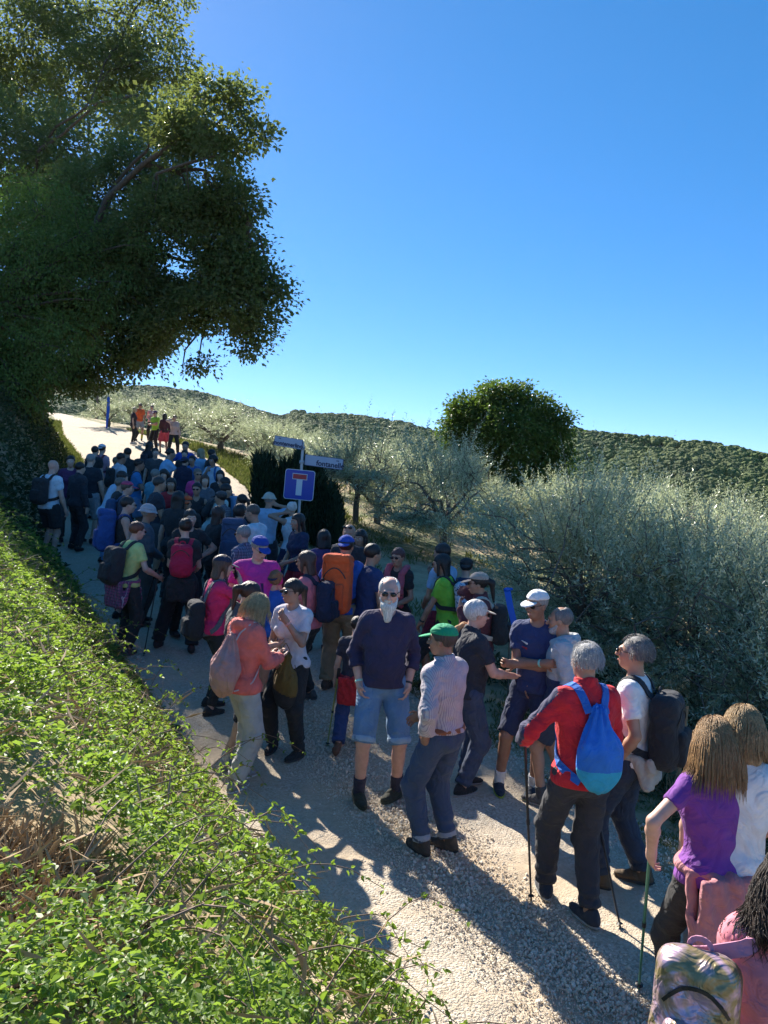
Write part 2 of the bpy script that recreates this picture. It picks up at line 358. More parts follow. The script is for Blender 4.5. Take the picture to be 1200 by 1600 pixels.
def tube_np(paths, k=6):
    """paths: list of (pts (m,3), radii (m)) -> V,F"""
    Vs, Fs, o = [], [], 0
    for pts, rr in paths:
        pts = np.asarray(pts, float); rr = np.asarray(rr, float); m = len(pts)
        T = unit(np.gradient(pts, axis=0)); ref = np.array([.13, .97, .2]) if abs(T[0][2]) > .8 else np.array([0, 0, 1.])
        A = unit(np.cross(T, ref)); B = np.cross(T, A); an = np.linspace(0, 2 * np.pi, k, endpoint=False)
        ring = pts[:, None] + rr[:, None, None] * (A[:, None] * np.cos(an)[None, :, None] + B[:, None] * np.sin(an)[None, :, None])
        Vs.append(ring.reshape(-1, 3)); i = np.arange(m - 1)[:, None] * k + np.arange(k)[None]; j = np.arange(m - 1)[:, None] * k + (np.arange(k) + 1)[None] % k
        Fs.append(np.stack([i, j, j + k, i + k], -1).reshape(-1, 4) + o)
        o += m * k
    return np.concatenate(Vs), np.concatenate(Fs)
def bend(a, b, n=7, amp=.1, seed=0):
    a = np.asarray(a, float); b = np.asarray(b, float); t = np.linspace(0, 1, n)[:, None]; r = np.random.default_rng(seed)
    L = np.linalg.norm(b - a); p = a + (b - a) * t
    w = np.cumsum(r.normal(size=(n, 3)), 0) * amp * L / n; w -= w[0] + (w[-1] - w[0]) * t
    return p + w + np.array([0, 0, 1]) * (np.sin(t * np.pi) * amp * L * .5)
M_BARK = bark_mat('oak_bark', (.05, .04, .03), (.16, .12, .09)); M_OBARK = bark_mat('olive_bark', (.07, .058, .045), (.22, .18, .14))
M_OAK = leaf_mat('oak_leaves', (.058, .105, .024), (.095, .12, .05), (.17, .16, .045), .42, .40, (.34, .42, .09))
M_ROB = leaf_mat('light_leaves', (.075, .14, .030), (.10, .16, .05), (.15, .20, .04), .42, .5, (.22, .40, .05))
M_OLIVE = leaf_mat('olive_leaves', (.15, .20, .10), (.50, .54, .41), (.42, .48, .31), .42, .30, (.62, .68, .40))
M_ROUND = leaf_mat('field_oak_leaves', (.060, .115, .020), (.08, .12, .035), (.10, .14, .028), .30, .45, (.18, .30, .03))
M_BRAM = leaf_mat('bramble_leaves', (.060, .135, .022), (.16, .23, .10), (.18, .26, .045), .40, .5, (.44, .66, .06), dead=(.20, .12, .05))
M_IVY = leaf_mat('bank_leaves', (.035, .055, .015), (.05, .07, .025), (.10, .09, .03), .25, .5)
M_HEDGE = leaf_mat('hedge_leaves', (.020, .040, .016), (.025, .045, .02), (.040, .065, .020), .15, .6, (.03, .05, .01))
M_GRASS = leaf_mat('grass_blades', (.13, .15, .04), (.14, .16, .05), (.46, .38, .18), .35, .6, (.20, .28, .04))
M_DRYST = leaf_mat('dry_stalks', (.42, .30, .17), (.42, .30, .17), (.60, .46, .28), .2, .8, (.4, .3, .2))
M_CANE = simple('bramble_cane', (.20, .13, .09), .7)

def blob_points(lobes, n, shell=.55):
    """points in a union of ellipsoids, more of them near the surface"""
    C = np.array([l[:3] for l in lobes]); R = np.array([l[3] for l in lobes]); w = R ** 2.2; w = w / w.sum()
    k = RNG.choice(len(lobes), n, p=w); u = unit(RNG.normal(size=(n, 3))); rr = np.where(RNG.random(n) < shell, RNG.uniform(.78, 1.0, n), RNG.random(n) ** .45 * .9)
    return C[k] + u * (rr * R[k])[:, None] * np.array([1, 1, .85]), u
def clumped_crown(name, lobes, nclump, per, rad_c, L, Wd, mat, parent, droop=.2, gap=0, wide=False):
    P, U = blob_points(lobes, nclump)
    if gap: 
        g = np.sin(P[:, 0] * 1.9 + 1.1 * np.sin(P[:, 2] * 1.7)) + np.sin(P[:, 2] * 2.3 + 1.3 * np.sin(P[:, 1] * 1.5 + P[:, 0]))
        P, U = P[g > -1.15 + gap], U[g > -1.15 + gap]
    rc = rad_c * RNG.uniform(.6, 1.3, len(P))
    off = RNG.normal(size=(len(P), per, 3)) * np.array([1, 1, .55]) * rc[:, None, None] * .62
    Q = (P[:, None] + off).reshape(-1, 3); D = unit(unit(off).reshape(-1, 3) * .8 + np.repeat(U, per, 0) * .5 + RNG.normal(size=(len(Q), 3)) * .5 - [0, 0, droop])
    n = len(Q); s = RNG.uniform(.7, 1.25, n)
    return leaf_mesh(name, Q, D, L * s, Wd * s, mat, parent, up=(0, 0, 1.1), wide=wide), P
def twigs_to(Pc, hub, n, r0=.03, seed=1):
    r = np.random.default_rng(seed); out = []
    for i in r.choice(len(Pc), min(n, len(Pc)), replace=False):
        h = hub[np.argmin(np.linalg.norm(hub - Pc[i], axis=1))]
        out.append((bend(h, Pc[i], 5, .18, int(i)), np.linspace(r0, .008, 5)))
    return out
def pxl(px, py, Y, rpx): p = at(px, py, Y); return (p[0], p[1], p[2], rpx / 1200. * Y)

def wood(t, limbs, twigs, mat, k=6):
    V, F = tube_np(limbs, k); mesh_np('trunk', V, F, mat, t)
    if twigs:
        V, F = tube_np(twigs, 4); tag(mesh_np('twigs', V, F, mat, t), kind='stuff')
def gpt(px, Y):
    py = 820.
    for _ in range(6):
        x = at(px, py, Y)[0]; z = float(terrain(x, Y)); d0 = at(px, 600, Y)[2]; d1 = at(px, 1000, Y)[2]; py = 600 + 400 * (z - d0) / (d1 - d0)
    return np.array([x, Y, z])
def oak_from(t, base, L, ncl, rc, ll, lw, gap):
    L = [(l[0] - base[0], l[1] - base[1], l[2] - base[2], l[3]) for l in L]
    c, Pc = clumped_crown('crown', L, ncl, 20, rc, ll, lw, M_OAK, t, gap=gap)
    k = rc / .5; fk = np.array([.3 * k, .1, 3.2 * k]); hub = [fk, fk * .6]; paths = [(bend([0, 0, -.6], fk, 8, .08, 3), np.linspace(.50, .34, 8))]; mids = []
    C = np.array([l[:3] for l in L])
    for i, l in enumerate(L):
        e = np.array(l[:3]); m = fk * .55 + e * .45 + np.array([0, 0, .8]); 
        if mids: q = mids[int(np.argmin([np.linalg.norm(e - v) for v in mids]))]
        s0 = fk if (not mids or i % 3 == 0) else q
        p = bend(s0, e, 9, .30, i + 5); r0 = .15 if s0 is fk else .075; paths.append((p, np.linspace(r0, .018, 9))); hub += list(p[2:]); mids.append(p[4])
    wood(t, paths, twigs_to(Pc, np.array(hub), 420, .02), M_BARK)
def big_oak():
    base = at(40, 690, 26); base[2] = float(terrain(base[0], base[1])); base[0] -= 0
    t = empty('oak_tree', base); tag(t, 'huge spreading oak overhanging the left side of the track', 'tree')
    L = [pxl(*a) for a in [(230, 280, 29, 72), (292, 165, 23, 34), (285, 215, 24, 42), (318, 250, 24, 40), (335, 145, 22, 26), (322, 205, 22, 36), (372, 150, 22, 20), (385, 175, 22, 20), (400, 212, 22, 24), (350, 240, 22, 30), (150, 350, 28, 100), (312, 300, 25, 68), (290, 385, 24.5, 104), (362, 320, 24, 46), (374, 415, 24, 60), (418, 420, 24, 38), (432, 458, 24, 22), (398, 500, 24, 38),
        (345, 470, 23.5, 70), (385, 545, 24, 16), (180, 470, 25, 115), (270, 525, 23.5, 62), (310, 565, 23.5, 22), (285, 575, 23.5, 20), (215, 555, 24, 44), (150, 575, 24, 42), (60, 480, 26, 120), (0, 590, 23, 75), (60, 615, 23, 45), (115, 595, 23.5, 34), (-120, 520, 25, 150)]]
    oak_from(t, base, L, 9500, .38, .14, .09, .38)
    b3 = gpt(20, 44); t3 = empty('oak_tree', b3); tag(t3, 'tall open-crowned oak further up the slope, rising to the top left corner', 'tree')
    L = [pxl(*a) for a in [(10, 215, 40, 95), (225, 45, 48, 52), (255, -30, 48, 50), (155, 150, 48, 80), (150, 60, 50, 60), (50, 60, 50, 70), (40, 140, 50, 60), (90, 10, 52, 50), (-60, 110, 50, 80), (100, 235, 38, 78), (190, 110, 48, 55), (265, 105, 46, 44), (262, 190, 31, 46), (205, 200, 33, 46), (-160, 340, 40, 150), (60, 330, 38, 100)]]
    oak_from(t3, b3, L, 3800, .75, .25, .16, .35)
    # lighter, finer leaved tree hanging over the bank in front of it
    b2 = at(-90, 720, 23); b2[2] = float(terrain(b2[0], b2[1])); t2 = empty('acacia_tree', b2)
    tag(t2, 'paler fine-leaved tree drooping over the bank at the left edge', 'tree')
    L = [pxl(*a) for a in [(60, 335, 23.5, 70), (20, 320, 24, 55), (110, 400, 23, 60), (40, 430, 22.5, 95), (150, 470, 22.5, 40), (-40, 520, 22.5, 120), (80, 540, 21.6, 60), (120, 520, 22, 40), (30, 600, 21.5, 60), (-120, 400, 24, 120), (235, 385, 23, 28), (150, 360, 23.5, 38), (190, 440, 22.8, 30)]]
    L = [(l[0] - b2[0], l[1] - b2[1], l[2] - b2[2], l[3]) for l in L]
    c, Pc = clumped_crown('crown', L, 1300, 32, .50, .105, .052, M_ROB, t2, droop=.7)
    hub = []; paths = [(bend([0, 0, -.6], [.2, .1, 2.4], 7, .08, 3), np.linspace(.22, .14, 7))]
    for i, l in enumerate(L):
        p = bend([.2, .1, 2.2], l[:3], 8, .14, i + 50); paths.append((p, np.linspace(.09, .015, 8))); hub += list(p[3:])
    wood(t2, paths, twigs_to(Pc, np.array(hub), 120, .014), M_BARK)
big_oak()

def olive_parts(rx, rz, H, nshoot, leaves, L, Wd, trunkH, seed, lean=0, low=.25, spikes=.16, shootl=(.35, .8)):
    """an olive: short forked trunk, limbs, upright whippy shoots lined with narrow leaves"""
    r = np.random.default_rng(seed); hub = []; paths = []
    fork = np.array([lean, 0, trunkH]); tw = []; H = H - .42
    paths.append((bend([0, 0, -.3], fork, 6, .12, seed), np.linspace(.15, .11, 6) * H / 3))
    nl = 7
    for i in range(nl):
        a = i / nl * 6.28 + r.uniform(-.4, .4); e = np.array([rx * .62 * math.cos(a), rx * .62 * math.sin(a), trunkH + (H - trunkH) * r.uniform(.25, .75)])
        p = bend(fork if i else fork * .8, e, 7, .22, seed + i); paths.append((p, np.linspace(.075, .022, 7) * H / 3)); hub += list(p[2:])
        for j in range(4):
            e2 = e + r.normal(size=3) * [rx * .35, rx * .35, rz * .3]; p = bend(p[4], e2, 5, .2, seed + i * 7 + j); paths.append((p, np.linspace(.018, .005, 5) * H / 3)); hub += list(p[1:])
    hub = np.array(hub)
    nk = max(14, nshoot // 55); uc = unit(r.normal(size=(nk, 3)) + [0, 0, .15]); rc = np.where(r.random(nk) < .75, r.uniform(.72, 1.02, nk), r.uniform(.2, .7, nk)); kc = r.integers(0, nk, nshoot)
    off = r.normal(size=(nshoot, 3)) * .15; pc = uc[kc] * rc[kc][:, None] + off; rr = np.linalg.norm(pc, axis=1); u = pc / np.maximum(rr, 1e-6)[:, None]
    lump = 1 + .22 * np.sin(np.arctan2(u[:, 1], u[:, 0]) * 5 + seed) + .16 * np.sin(u[:, 2] * 5 + 3 * u[:, 0] + seed * 2)
    C = np.array([lean * .6, 0, H - rz]); S = C + u * (rr * lump)[:, None] * [rx, rx, rz]
    S[:, 2] = np.maximum(S[:, 2], low + .1 * r.random(nshoot))
    g = vnoise(S[:, 0] * 1.0, S[:, 2] + S[:, 1] * .7, .55, seed); S = S[g > -.75]; u = u[g > -.75]; ns = len(S)
    D0 = unit(u * [.95, .95, .4] + r.normal(size=(ns, 3)) * .35 + [0, 0, .40]); ln = r.uniform(shootl[0], shootl[1], ns) * np.where(r.random(ns) < spikes, 1.5, 1.0) * np.where(u[:, 2] > .2, 1.1, .8)
    D0[:, 2] += np.where(u[:, 2] > .35, .45, 0); D0 = unit(D0)
    k = leaves; t = (np.arange(k) + .5) / k
    Pt = S[:, None] + D0[:, None] * (ln[:, None] * t)[..., None]; Pt[..., 2] -= (t ** 2)[None] * ln[:, None] * np.where(u[:, 2] > .1, .05, .45)[:, None]
    ang = np.arange(k) * 2.4 + r.random((ns, 1)) * 6.28; A = unit(np.cross(D0, [.3, .2, 1])); B = np.cross(D0, A)
    side = A[:, None] * np.cos(ang)[..., None] + B[:, None] * np.sin(ang)[..., None]
    Dl = D0[:, None] * .75 + side * .75 + r.normal(size=(ns, k, 3)) * .15
    sz = (1.05 - .5 * t)[None] * r.uniform(.75, 1.25, (ns, k))
    sub = r.choice(ns, min(ns, 260), replace=False)
    for i in sub: tw.append((S[i] + D0[i] * np.array([[0], [.5], [1]]) * ln[i], [.006, .0045, .002]))
    for i in sub[:120]:
        h = hub[np.argmin(np.linalg.norm(hub - S[i], axis=1))]; tw.append((bend(h, S[i], 4, .15, int(i)), np.linspace(.012, .006, 4)))
    return Pt.reshape(-1, 3), Dl.reshape(-1, 3), (L * sz).ravel(), (Wd * sz).ravel(), paths, tw
def make_olive(loc, label, group=None, yaw=0, **kw):
    t = empty("olive_tree", loc, yaw); tag(t, label, 'olive tree', group)
    P, D, L, Wd, paths, tw = olive_parts(**kw)
    leaf_mesh('crown', P, D, L, Wd, M_OLIVE, t, fold=.25, curl=.05)
    wood(t, paths, tw, M_OBARK, 5); return t
def dup_tree(src, loc, rz, sc, label, group):
    o = src.copy(); o.location = loc; o.rotation_euler = (0, 0, rz); o.scale = sc; o['label'] = label
    if group: o['group'] = group
    COL.objects.link(o)
    for ch in src.children:
        c = ch.copy(); c.parent = o; COL.objects.link(c)
    return o
def olives():
    near = make_olive(gpt(905, 10.2), 'large silvery olive behind the men in navy and grey, on the right verge', rx=1.1, rz=1.05, H=2.62, nshoot=2300, leaves=22, L=.072, Wd=.021, trunkH=.8, seed=4, low=.55)
    make_olive(gpt(1085, 9.6), 'broad bushy olive with tall whips at the right edge of the track', rx=1.4, rz=1.15, H=2.5, nshoot=3000, leaves=22, L=.072, Wd=.021, trunkH=.7, seed=9, low=.2)
    make_olive(gpt(1225, 8.2), 'dense low olive cut by the right edge of the picture', rx=1.2, rz=.9, H=2.0, nshoot=1500, leaves=20, L=.072, Wd=.021, trunkH=.5, seed=14, low=.1)
    b = hit(690, 868); b2 = hit(556, 818)
    s = b[1] / 1200
    make_olive(b, 'dark rounded olive with several leaning stems in the middle of the grove', rx=92 * s, rz=80 * s, H=176 * s, nshoot=1500, leaves=18, L=.085, Wd=.025, trunkH=55 * s, seed=21, low=50 * s, spikes=.1)
    s = b2[1] / 1200
    m = make_olive(b2, 'olive with a bare forked trunk standing on the dry slope by the sign', rx=88 * s, rz=55 * s, H=140 * s, nshoot=900, leaves=16, L=.10, Wd=.026, trunkH=52 * s, seed=33, low=72 * s, spikes=.08)
    far = make_olive(gpt(655, 24), 'silvery olive above the dark rounded one in the grove', rx=1.9, rz=1.45, H=3.7, nshoot=750, leaves=14, L=.15, Wd=.045, trunkH=.9, seed=41, low=.8, shootl=(.35, .75))
    G = 'olive trees in rows across the grove'; far['group'] = G
    far2 = make_olive(gpt(345, 36), 'tall olive with ragged whips beside the people standing up the track', G, rx=2.2, rz=1.9, H=4.3, nshoot=800, leaves=14, L=.15, Wd=.045, trunkH=.7, seed=47, low=.3, shootl=(.5, 1.0))
    rows = [(215, 47, 1.25), (130, 52, 1.3), (280, 43, 1.1), (170, 43, .85), (400, 33, .95), (430, 29, .95), (470, 34, 1.0), (385, 42, 1.1), (500, 27, 1.0), (540, 34, 1.1), (590, 29, 1.1), (620, 38, 1.2), (545, 44, 1.3), (480, 46, 1.3), (430, 52, 1.35),
            (700, 30, 1.1), (780, 31, 1.0), (820, 22, 1.0), (700, 42, 1.3), (880, 27, 1.05), (930, 21, 1.05), (990, 26, 1.1), (1040, 19, 1.0), (1110, 23, 1.1), (1180, 18, 1.1), (1230, 15, 1.0), (1150, 14, .95), (1000, 15.5, .95), (640, 47, 1.3), (860, 37, 1.2), (960, 34, 1.2), (1060, 30, 1.2), (1160, 30, 1.2), (330, 52, 1.3), (590, 21, .85)]
    lab = ['silvery olive in the far rows of the grove', 'olive far back in the grove with pale leaves', 'pale olive in the grove beyond the track']
    TX = [100, 200, 330, 400, 430, 520, 600, 680, 760, 840, 960, 1100, 1200, 1300]; TY = [628, 612, 622, 645, 658, 680, 692, 706, 742, 735, 738, 768, 812, 850]
    marks = [(150, 'at the top left beside the blue banner'), (290, 'behind the people standing up the track'), (400, 'left of the street name plates'), (500, 'behind the road sign'), (600, 'above the bare forked trunk'), (700, 'above the dark rounded olive'), (790, 'in line with the round green tree'), (880, 'just right of the round green tree'), (980, 'above the man in red'), (1080, 'above the man in the white t-shirt'), (1170, 'near the right edge'), (1260, 'cut by the right edge')]
    placed = []
    for i, (px, Y, s) in enumerate(rows):
        p = gpt(px, Y); top = at(px, np.interp(px, TX, TY) + RNG.uniform(0, 12), Y)[2]; src, H = (far, 3.75) if i % 2 else (far2, 4.3)
        hz = (top - p[2]) / H
        if hz < .35: continue
        hz = min(hz, 1.25); s = np.clip(hz * RNG.uniform(.8, 1.05), .6, 1.15)
        placed.append((px, Y, dup_tree(src, p, RNG.uniform(0, 6.28), (s, s, hz), 'x', G)))
    placed += [(655, 24, far), (345, 36, far2)]; cnt = {}; words = ['nearest', 'second', 'third', 'fourth', 'fifth', 'sixth', 'seventh', 'eighth']
    for px, Y, o in sorted(placed, key=lambda q: q[1]):
        m = min(marks, key=lambda q: abs(q[0] - px))[1]; k = cnt.get(m, 0); cnt[m] = k + 1
        o['label'] = 'silvery olive %s, the %s one%s' % (m, words[k], ' to the camera' if k == 0 else ' back')
    for o, px in ((far, 655), (far2, 345)):
        Y = o.location[1]; o.scale[2] = (at(px, np.interp(px, TX, TY), Y)[2] - o.location[2]) / (3.75 if o is far else 4.3)
olives()
def field_oak():
    b = gpt(792, 36); t = empty('round_oak', b); tag(t, 'round deep green broadleaf tree rising above the olives', 'tree')
    s = 36 / 1200
    L = [(p[0] - b[0], p[1] - b[1], p[2] - b[2], p[3]) for p in [pxl(*a) for a in [(745, 655, 36, 45), (800, 630, 35.5, 32), (765, 622, 36, 25), (840, 640, 36, 30), (790, 680, 35, 58), (845, 690, 36, 46), (735, 695, 36, 40), (710, 672, 36, 22), (872, 662, 36, 24), (722, 640, 36, 20), (815, 612, 36, 18), (775, 608, 35, 16), (790, 735, 36, 70), (875, 715, 36, 22), (800, 790, 36, 60)]]]
    c, Pc = clumped_crown('crown', L, 2300, 22, .34, .17, .11, M_ROUND, t)
    top = max(l[2] for l in L); paths = [(bend([0, 0, -.5], [0, 0, top * .5], 7, .05, 2), np.linspace(.3, .2, 7))]
    for i, l in enumerate(L): paths.append((bend([0, 0, top * .4], l[:3], 6, .1, i), np.linspace(.12, .03, 6)))
    V, F = tube_np(paths, 6); mesh_np('trunk', V, F, M_BARK, t)
field_oak()
def hedge():
    c = gpt(455, 16.6); t = empty('cypress_hedge', c); tag(t, 'dark upright evergreen hedge behind the blue sign', 'hedge')
    n = 26000; x = RNG.uniform(-1.0, 1.25, n); y = RNG.uniform(-.55, .6, n)
    x = x * .85; top = np.where(x < .45, 1.62 + .16 * np.sin(x * 7 + 1) + .1 * np.sin(x * 19), 1.62 - 1.15 * ((x - .45) / .8) + .12 * np.sin(x * 16)) + .22 * RNG.random(n) ** 2; y = y * (1 + .2 * np.sin(x * 8))
    zz = RNG.random(n) ** .8 * top; k = (np.abs(x - .1) > .75) | (np.abs(y) > .3) | (zz > top - .4); x, y, zz = x[k], y[k], zz[k]; n = len(x)
    D = np.stack([RNG.normal(size=n) * .35, RNG.normal(size=n) * .35 - .1, np.ones(n)], -1)
    leaf_mesh('foliage', np.stack([x, y, zz - .1], -1), D, RNG.uniform(.10, .26, n), RNG.uniform(.02, .045, n), M_HEDGE, t)
    V, F = tube_np([(np.array([[a, b_, -.3], [a, b_, .6], [a + .03, b_, 1.5 if a < .5 else .7]]), [.05, .04, .02]) for a in (-.7, -.2, .3, .8, 1.05) for b_ in (-.15, .25)], 5); mesh_np('stem', V, F, M_OBARK, t)
hedge()

# ---- brambles spilling down the left bank in the foreground
def bramble():
    pc = hit(15, 1345, .25)
    n = 54000
    Y = 1.55 + RNG.random(n) ** 1.35 * 11.5; dl = -.22 + RNG.random(n) * np.interp(Y, [1.5, 3, 6, 13], [2.4, 3.0, 3.2, 3.0]); X = eL(Y) - dl
    bump = .5 + .5 * vnoise(X, Y, .42, 2); bump2 = .5 + .5 * hnoise(X, Y, .22)
    thick = (.22 + .28 * bump + .16 * bump2) * sstep((dl + .28) / .55)
    top = terrain(X, Y) + thick; depth = RNG.random(n) ** 1.8 * np.minimum(.30, thick + .02)
    # a worn patch of dead stalks near the left edge
    dd = np.hypot((X - pc[0]) / .42, (Y - pc[1]) / .32); dead = dd < 1 + .3 * hnoise(X, Y, .2)
    keep = ~dead | (RNG.random(n) < .10)
    dens = np.clip(.66 + 1.1 * hnoise(X + 9, Y, .3), .06, 1); keep &= RNG.random(n) < dens
    X, Y, top, depth, dl = X[keep], Y[keep], top[keep], depth[keep], dl[keep]; n = len(X)
    B = np.stack([X, Y, top - depth], -1)
    # each point carries a leaf of three leaflets
    m = 3; yaw = RNG.uniform(0, 6.28, n); tilt = RNG.normal(size=(n, 3)) * .28
    nd = []
    for k, da in enumerate((0, 1.15, -1.15)):
        D = np.stack([np.cos(yaw + da), np.sin(yaw + da), np.full(n, .05)], -1) + tilt; nd.append(D)
    s = (.026 + .024 * RNG.random(n)) * np.interp(Y, [1.5, 3, 4], [.62, .8, 1.0]) * np.where(RNG.random(n) < .25, .6, 1.0)
    st = np.stack([np.cos(yaw), np.sin(yaw), np.zeros(n)], -1)
    P = np.concatenate([B + st * .012, B - st * .002, B - st * .002]); D = np.concatenate(nd); L = np.concatenate([s * 1.15, s * .9, s * .9])
    o = leaf_mesh('bramble_thicket', P, D, L, L * .66, M_BRAM, wide=True, up=(-.15, .25, 1.5), fold=.4, curl=.22)
    tag(o, 'sunlit bramble thicket with small jagged leaves spilling down the left bank', kind='stuff')
    # arching canes
    paths = []; lp, ld = [], []
    for i in range(150):
        y = 1.9 + RNG.random() ** 1.3 * 10; d = RNG.uniform(-.05, 1.8); x = eL(y) - d; z = terrain(x, y) + .38
        a = RNG.uniform(-1.2, 1.4); ln = RNG.uniform(.3, .85); e = np.array([x + ln * math.cos(a), y + ln * math.sin(a) * .8, z - RNG.uniform(.0, .3)])
        if d < .3: e[2] = max(e[2], zr(e[1]) + .04)
        p = bend([x, y, z - .1], e, 8, .15, i); p[:, 2] += .16 * np.sin(np.linspace(0, 2.8, 8)); paths.append((p, np.linspace(.0042, .0015, 8)))
        q = p[2:]; 
        for k in range(3): lp += list(q + RNG.normal(size=q.shape) * .006); ld += list(RNG.normal(size=q.shape) * .8 + unit(np.gradient(q, axis=0)) * .6 + [0, 0, .2])
    V, F = tube_np(paths, 5); o = mesh_np('bramble_canes', V, F, M_CANE); tag(o, 'thin arching bramble canes', kind='stuff')
    s = RNG.uniform(.022, .042, len(lp)); o = leaf_mesh('cane_leaves', np.array(lp), np.array(ld), s, s * .62, M_BRAM, wide=True, up=(0, 0, 1.2)); tag(o, 'leaves along the arching bramble canes', kind='stuff')
    # dry grass stalks and dead stems in the worn patch and scattered through the thicket
    n = 6000; r = RNG.random(n) ** .5 * 1.35; a = RNG.uniform(0, 6.28, n); X = pc[0] + r * .44 * np.cos(a); Y = pc[1] + r * .34 * np.sin(a)
    n2 = 3000; Y2 = 1.8 + RNG.random(n2) * 9; X2 = eL(Y2) - RNG.random(n2) * 2.6
    X = np.concatenate([X, X2]); Y = np.concatenate([Y, Y2]); z = terrain(X, Y) + np.concatenate([RNG.random(n) * .12, .25 + .25 * RNG.random(n2)]) ; n += n2
    D = np.stack([RNG.normal(size=n), RNG.normal(size=n), np.abs(RNG.normal(size=n)) * .55], -1)
    o = leaf_mesh('dead_stalks', np.stack([X, Y, z], -1), D, RNG.uniform(.06, .24, n), RNG.uniform(.0012, .0030, n), M_DRYST); tag(o, 'dry tan stalks tangled in the brambles', kind='stuff')
bramble()
def bank_growth():
    n = 34000; Y = 11.5 + RNG.random(n) * 24; dl = -.15 + RNG.random(n) * 5.5; X = eL(Y) - dl
    th = (.15 + .55 * RNG.random(n) * (.6 + .4 * vnoise(X, Y, 1.1, 4))) * sstep((dl + .2) / 1.2) * np.interp(Y, [12, 25, 32, 36], [1, 1, .35, .2])
    k = RNG.random(n) < np.interp(Y, [11, 13, 27, 34], [.5, 1, .8, .25]); X, Y, th, dl = X[k], Y[k], th[k], dl[k]; n = len(X)
    D = RNG.normal(size=(n, 3)) * .7 + [.5, -.4, .1]
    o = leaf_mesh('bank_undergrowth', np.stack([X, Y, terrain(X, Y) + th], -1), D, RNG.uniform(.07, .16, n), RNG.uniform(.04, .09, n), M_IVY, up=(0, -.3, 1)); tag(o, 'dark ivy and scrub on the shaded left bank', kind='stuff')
bank_growth()
def grass():
    n = 90000; Y = 4.2 + RNG.random(n) ** 1.7 * 30; d = RNG.random(n) ** 1.6 * np.interp(Y, [4, 10, 30], [2.2, 7, 12]) - .12; X = eR(Y) + d
    g = hnoise(X, Y, .55) + .6 * hnoise(X, Y, .16) + .35 * hnoise(X, Y, 2.3); k = (g > .12 + .5 * np.clip(d - .8, 0, 1)) & (X / Y * 1200 + 600 < 1330); X, Y, d, g = X[k], Y[k], d[k], g[k]
    ng = 16000; Y2 = 22 + RNG.random(ng) * 22; d2 = RNG.random(ng) ** 1.5 * 1.6; X2 = eL(Y2) - d2 + .1
    n3 = 9000; Y3 = 16 + RNG.random(n3) * 26; X3 = eR(Y3) + RNG.random(n3) ** 2 * 2.6 - .1
    X = np.concatenate([X, X2, X3]); Y = np.concatenate([Y, Y2, Y3]); n = len(X)
    h = RNG.uniform(.03, .10, n) * np.clip(Y / 9, .7, 2.6); D = np.stack([RNG.normal(size=n) * .45, RNG.normal(size=n) * .45, np.ones(n)], -1)
    o = leaf_mesh('grass', np.stack([X, Y, terrain(X, Y) - .01], -1), D, h, .0035 * np.clip(Y / 5, 1, 6), M_GRASS, curl=.3); tag(o, 'tufts of short grass along the verges and dry slope', kind='stuff')
    # rough herbs and dry brush below the right hand olives
    n = 16000; Y = RNG.uniform(4.6, 10, n); X = eR(Y) + .55 + RNG.random(n) ** .8 * 2.8; g = hnoise(X, Y, .5); k = g > -.15; X, Y, g = X[k], Y[k], g[k]; n = len(X)
    D = RNG.normal(size=(n, 3)) * .6 + [0, 0, .6]
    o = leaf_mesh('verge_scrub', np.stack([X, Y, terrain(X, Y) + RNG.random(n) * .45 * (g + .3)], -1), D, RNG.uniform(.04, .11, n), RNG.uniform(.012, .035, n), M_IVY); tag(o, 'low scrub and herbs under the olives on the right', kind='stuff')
    k = RNG.random(n) < .3; m = k.sum()
    o = leaf_mesh('dry_verge_grass', np.stack([X, Y, terrain(X, Y)], -1)[k], D[k], RNG.uniform(.12, .35, m), .006, M_DRYST); tag(o, 'bleached dry grass under the olives on the right', kind='stuff')
grass()
def haze():
    me = bpy.data.meshes.new('haze'); x0, x1, y0, y1, z0, z1 = -1100, 1100, -60, 1000, -60, 110
    V = [(x, y, z) for x in (x0, x1) for y in (y0, y1) for z in (z0, z1)]
    me.from_pydata(V, [], [(0, 1, 3, 2), (4, 6, 7, 5), (0, 4, 5, 1), (2, 3, 7, 6), (0, 2, 6, 4), (1, 5, 7, 3)])
    m = bpy.data.materials.new('thin_haze'); m.use_nodes = True; t = m.node_tree; t.nodes.clear(); o = t.nodes.new('ShaderNodeOutputMaterial'); v = t.nodes.new('ShaderNodeVolumePrincipled')
    v.inputs['Color'].default_value = (.80, .88, 1, 1); v.inputs['Density'].default_value = .00003; v.inputs['Anisotropy'].default_value = .45
    t.links.new(v.outputs[0], o.inputs['Volume']); me.materials.append(m)
    tag(link(bpy.data.objects.new('haze', me)), kind='stuff')
haze()
print('vegetation', round(time.time() - T0, 1))
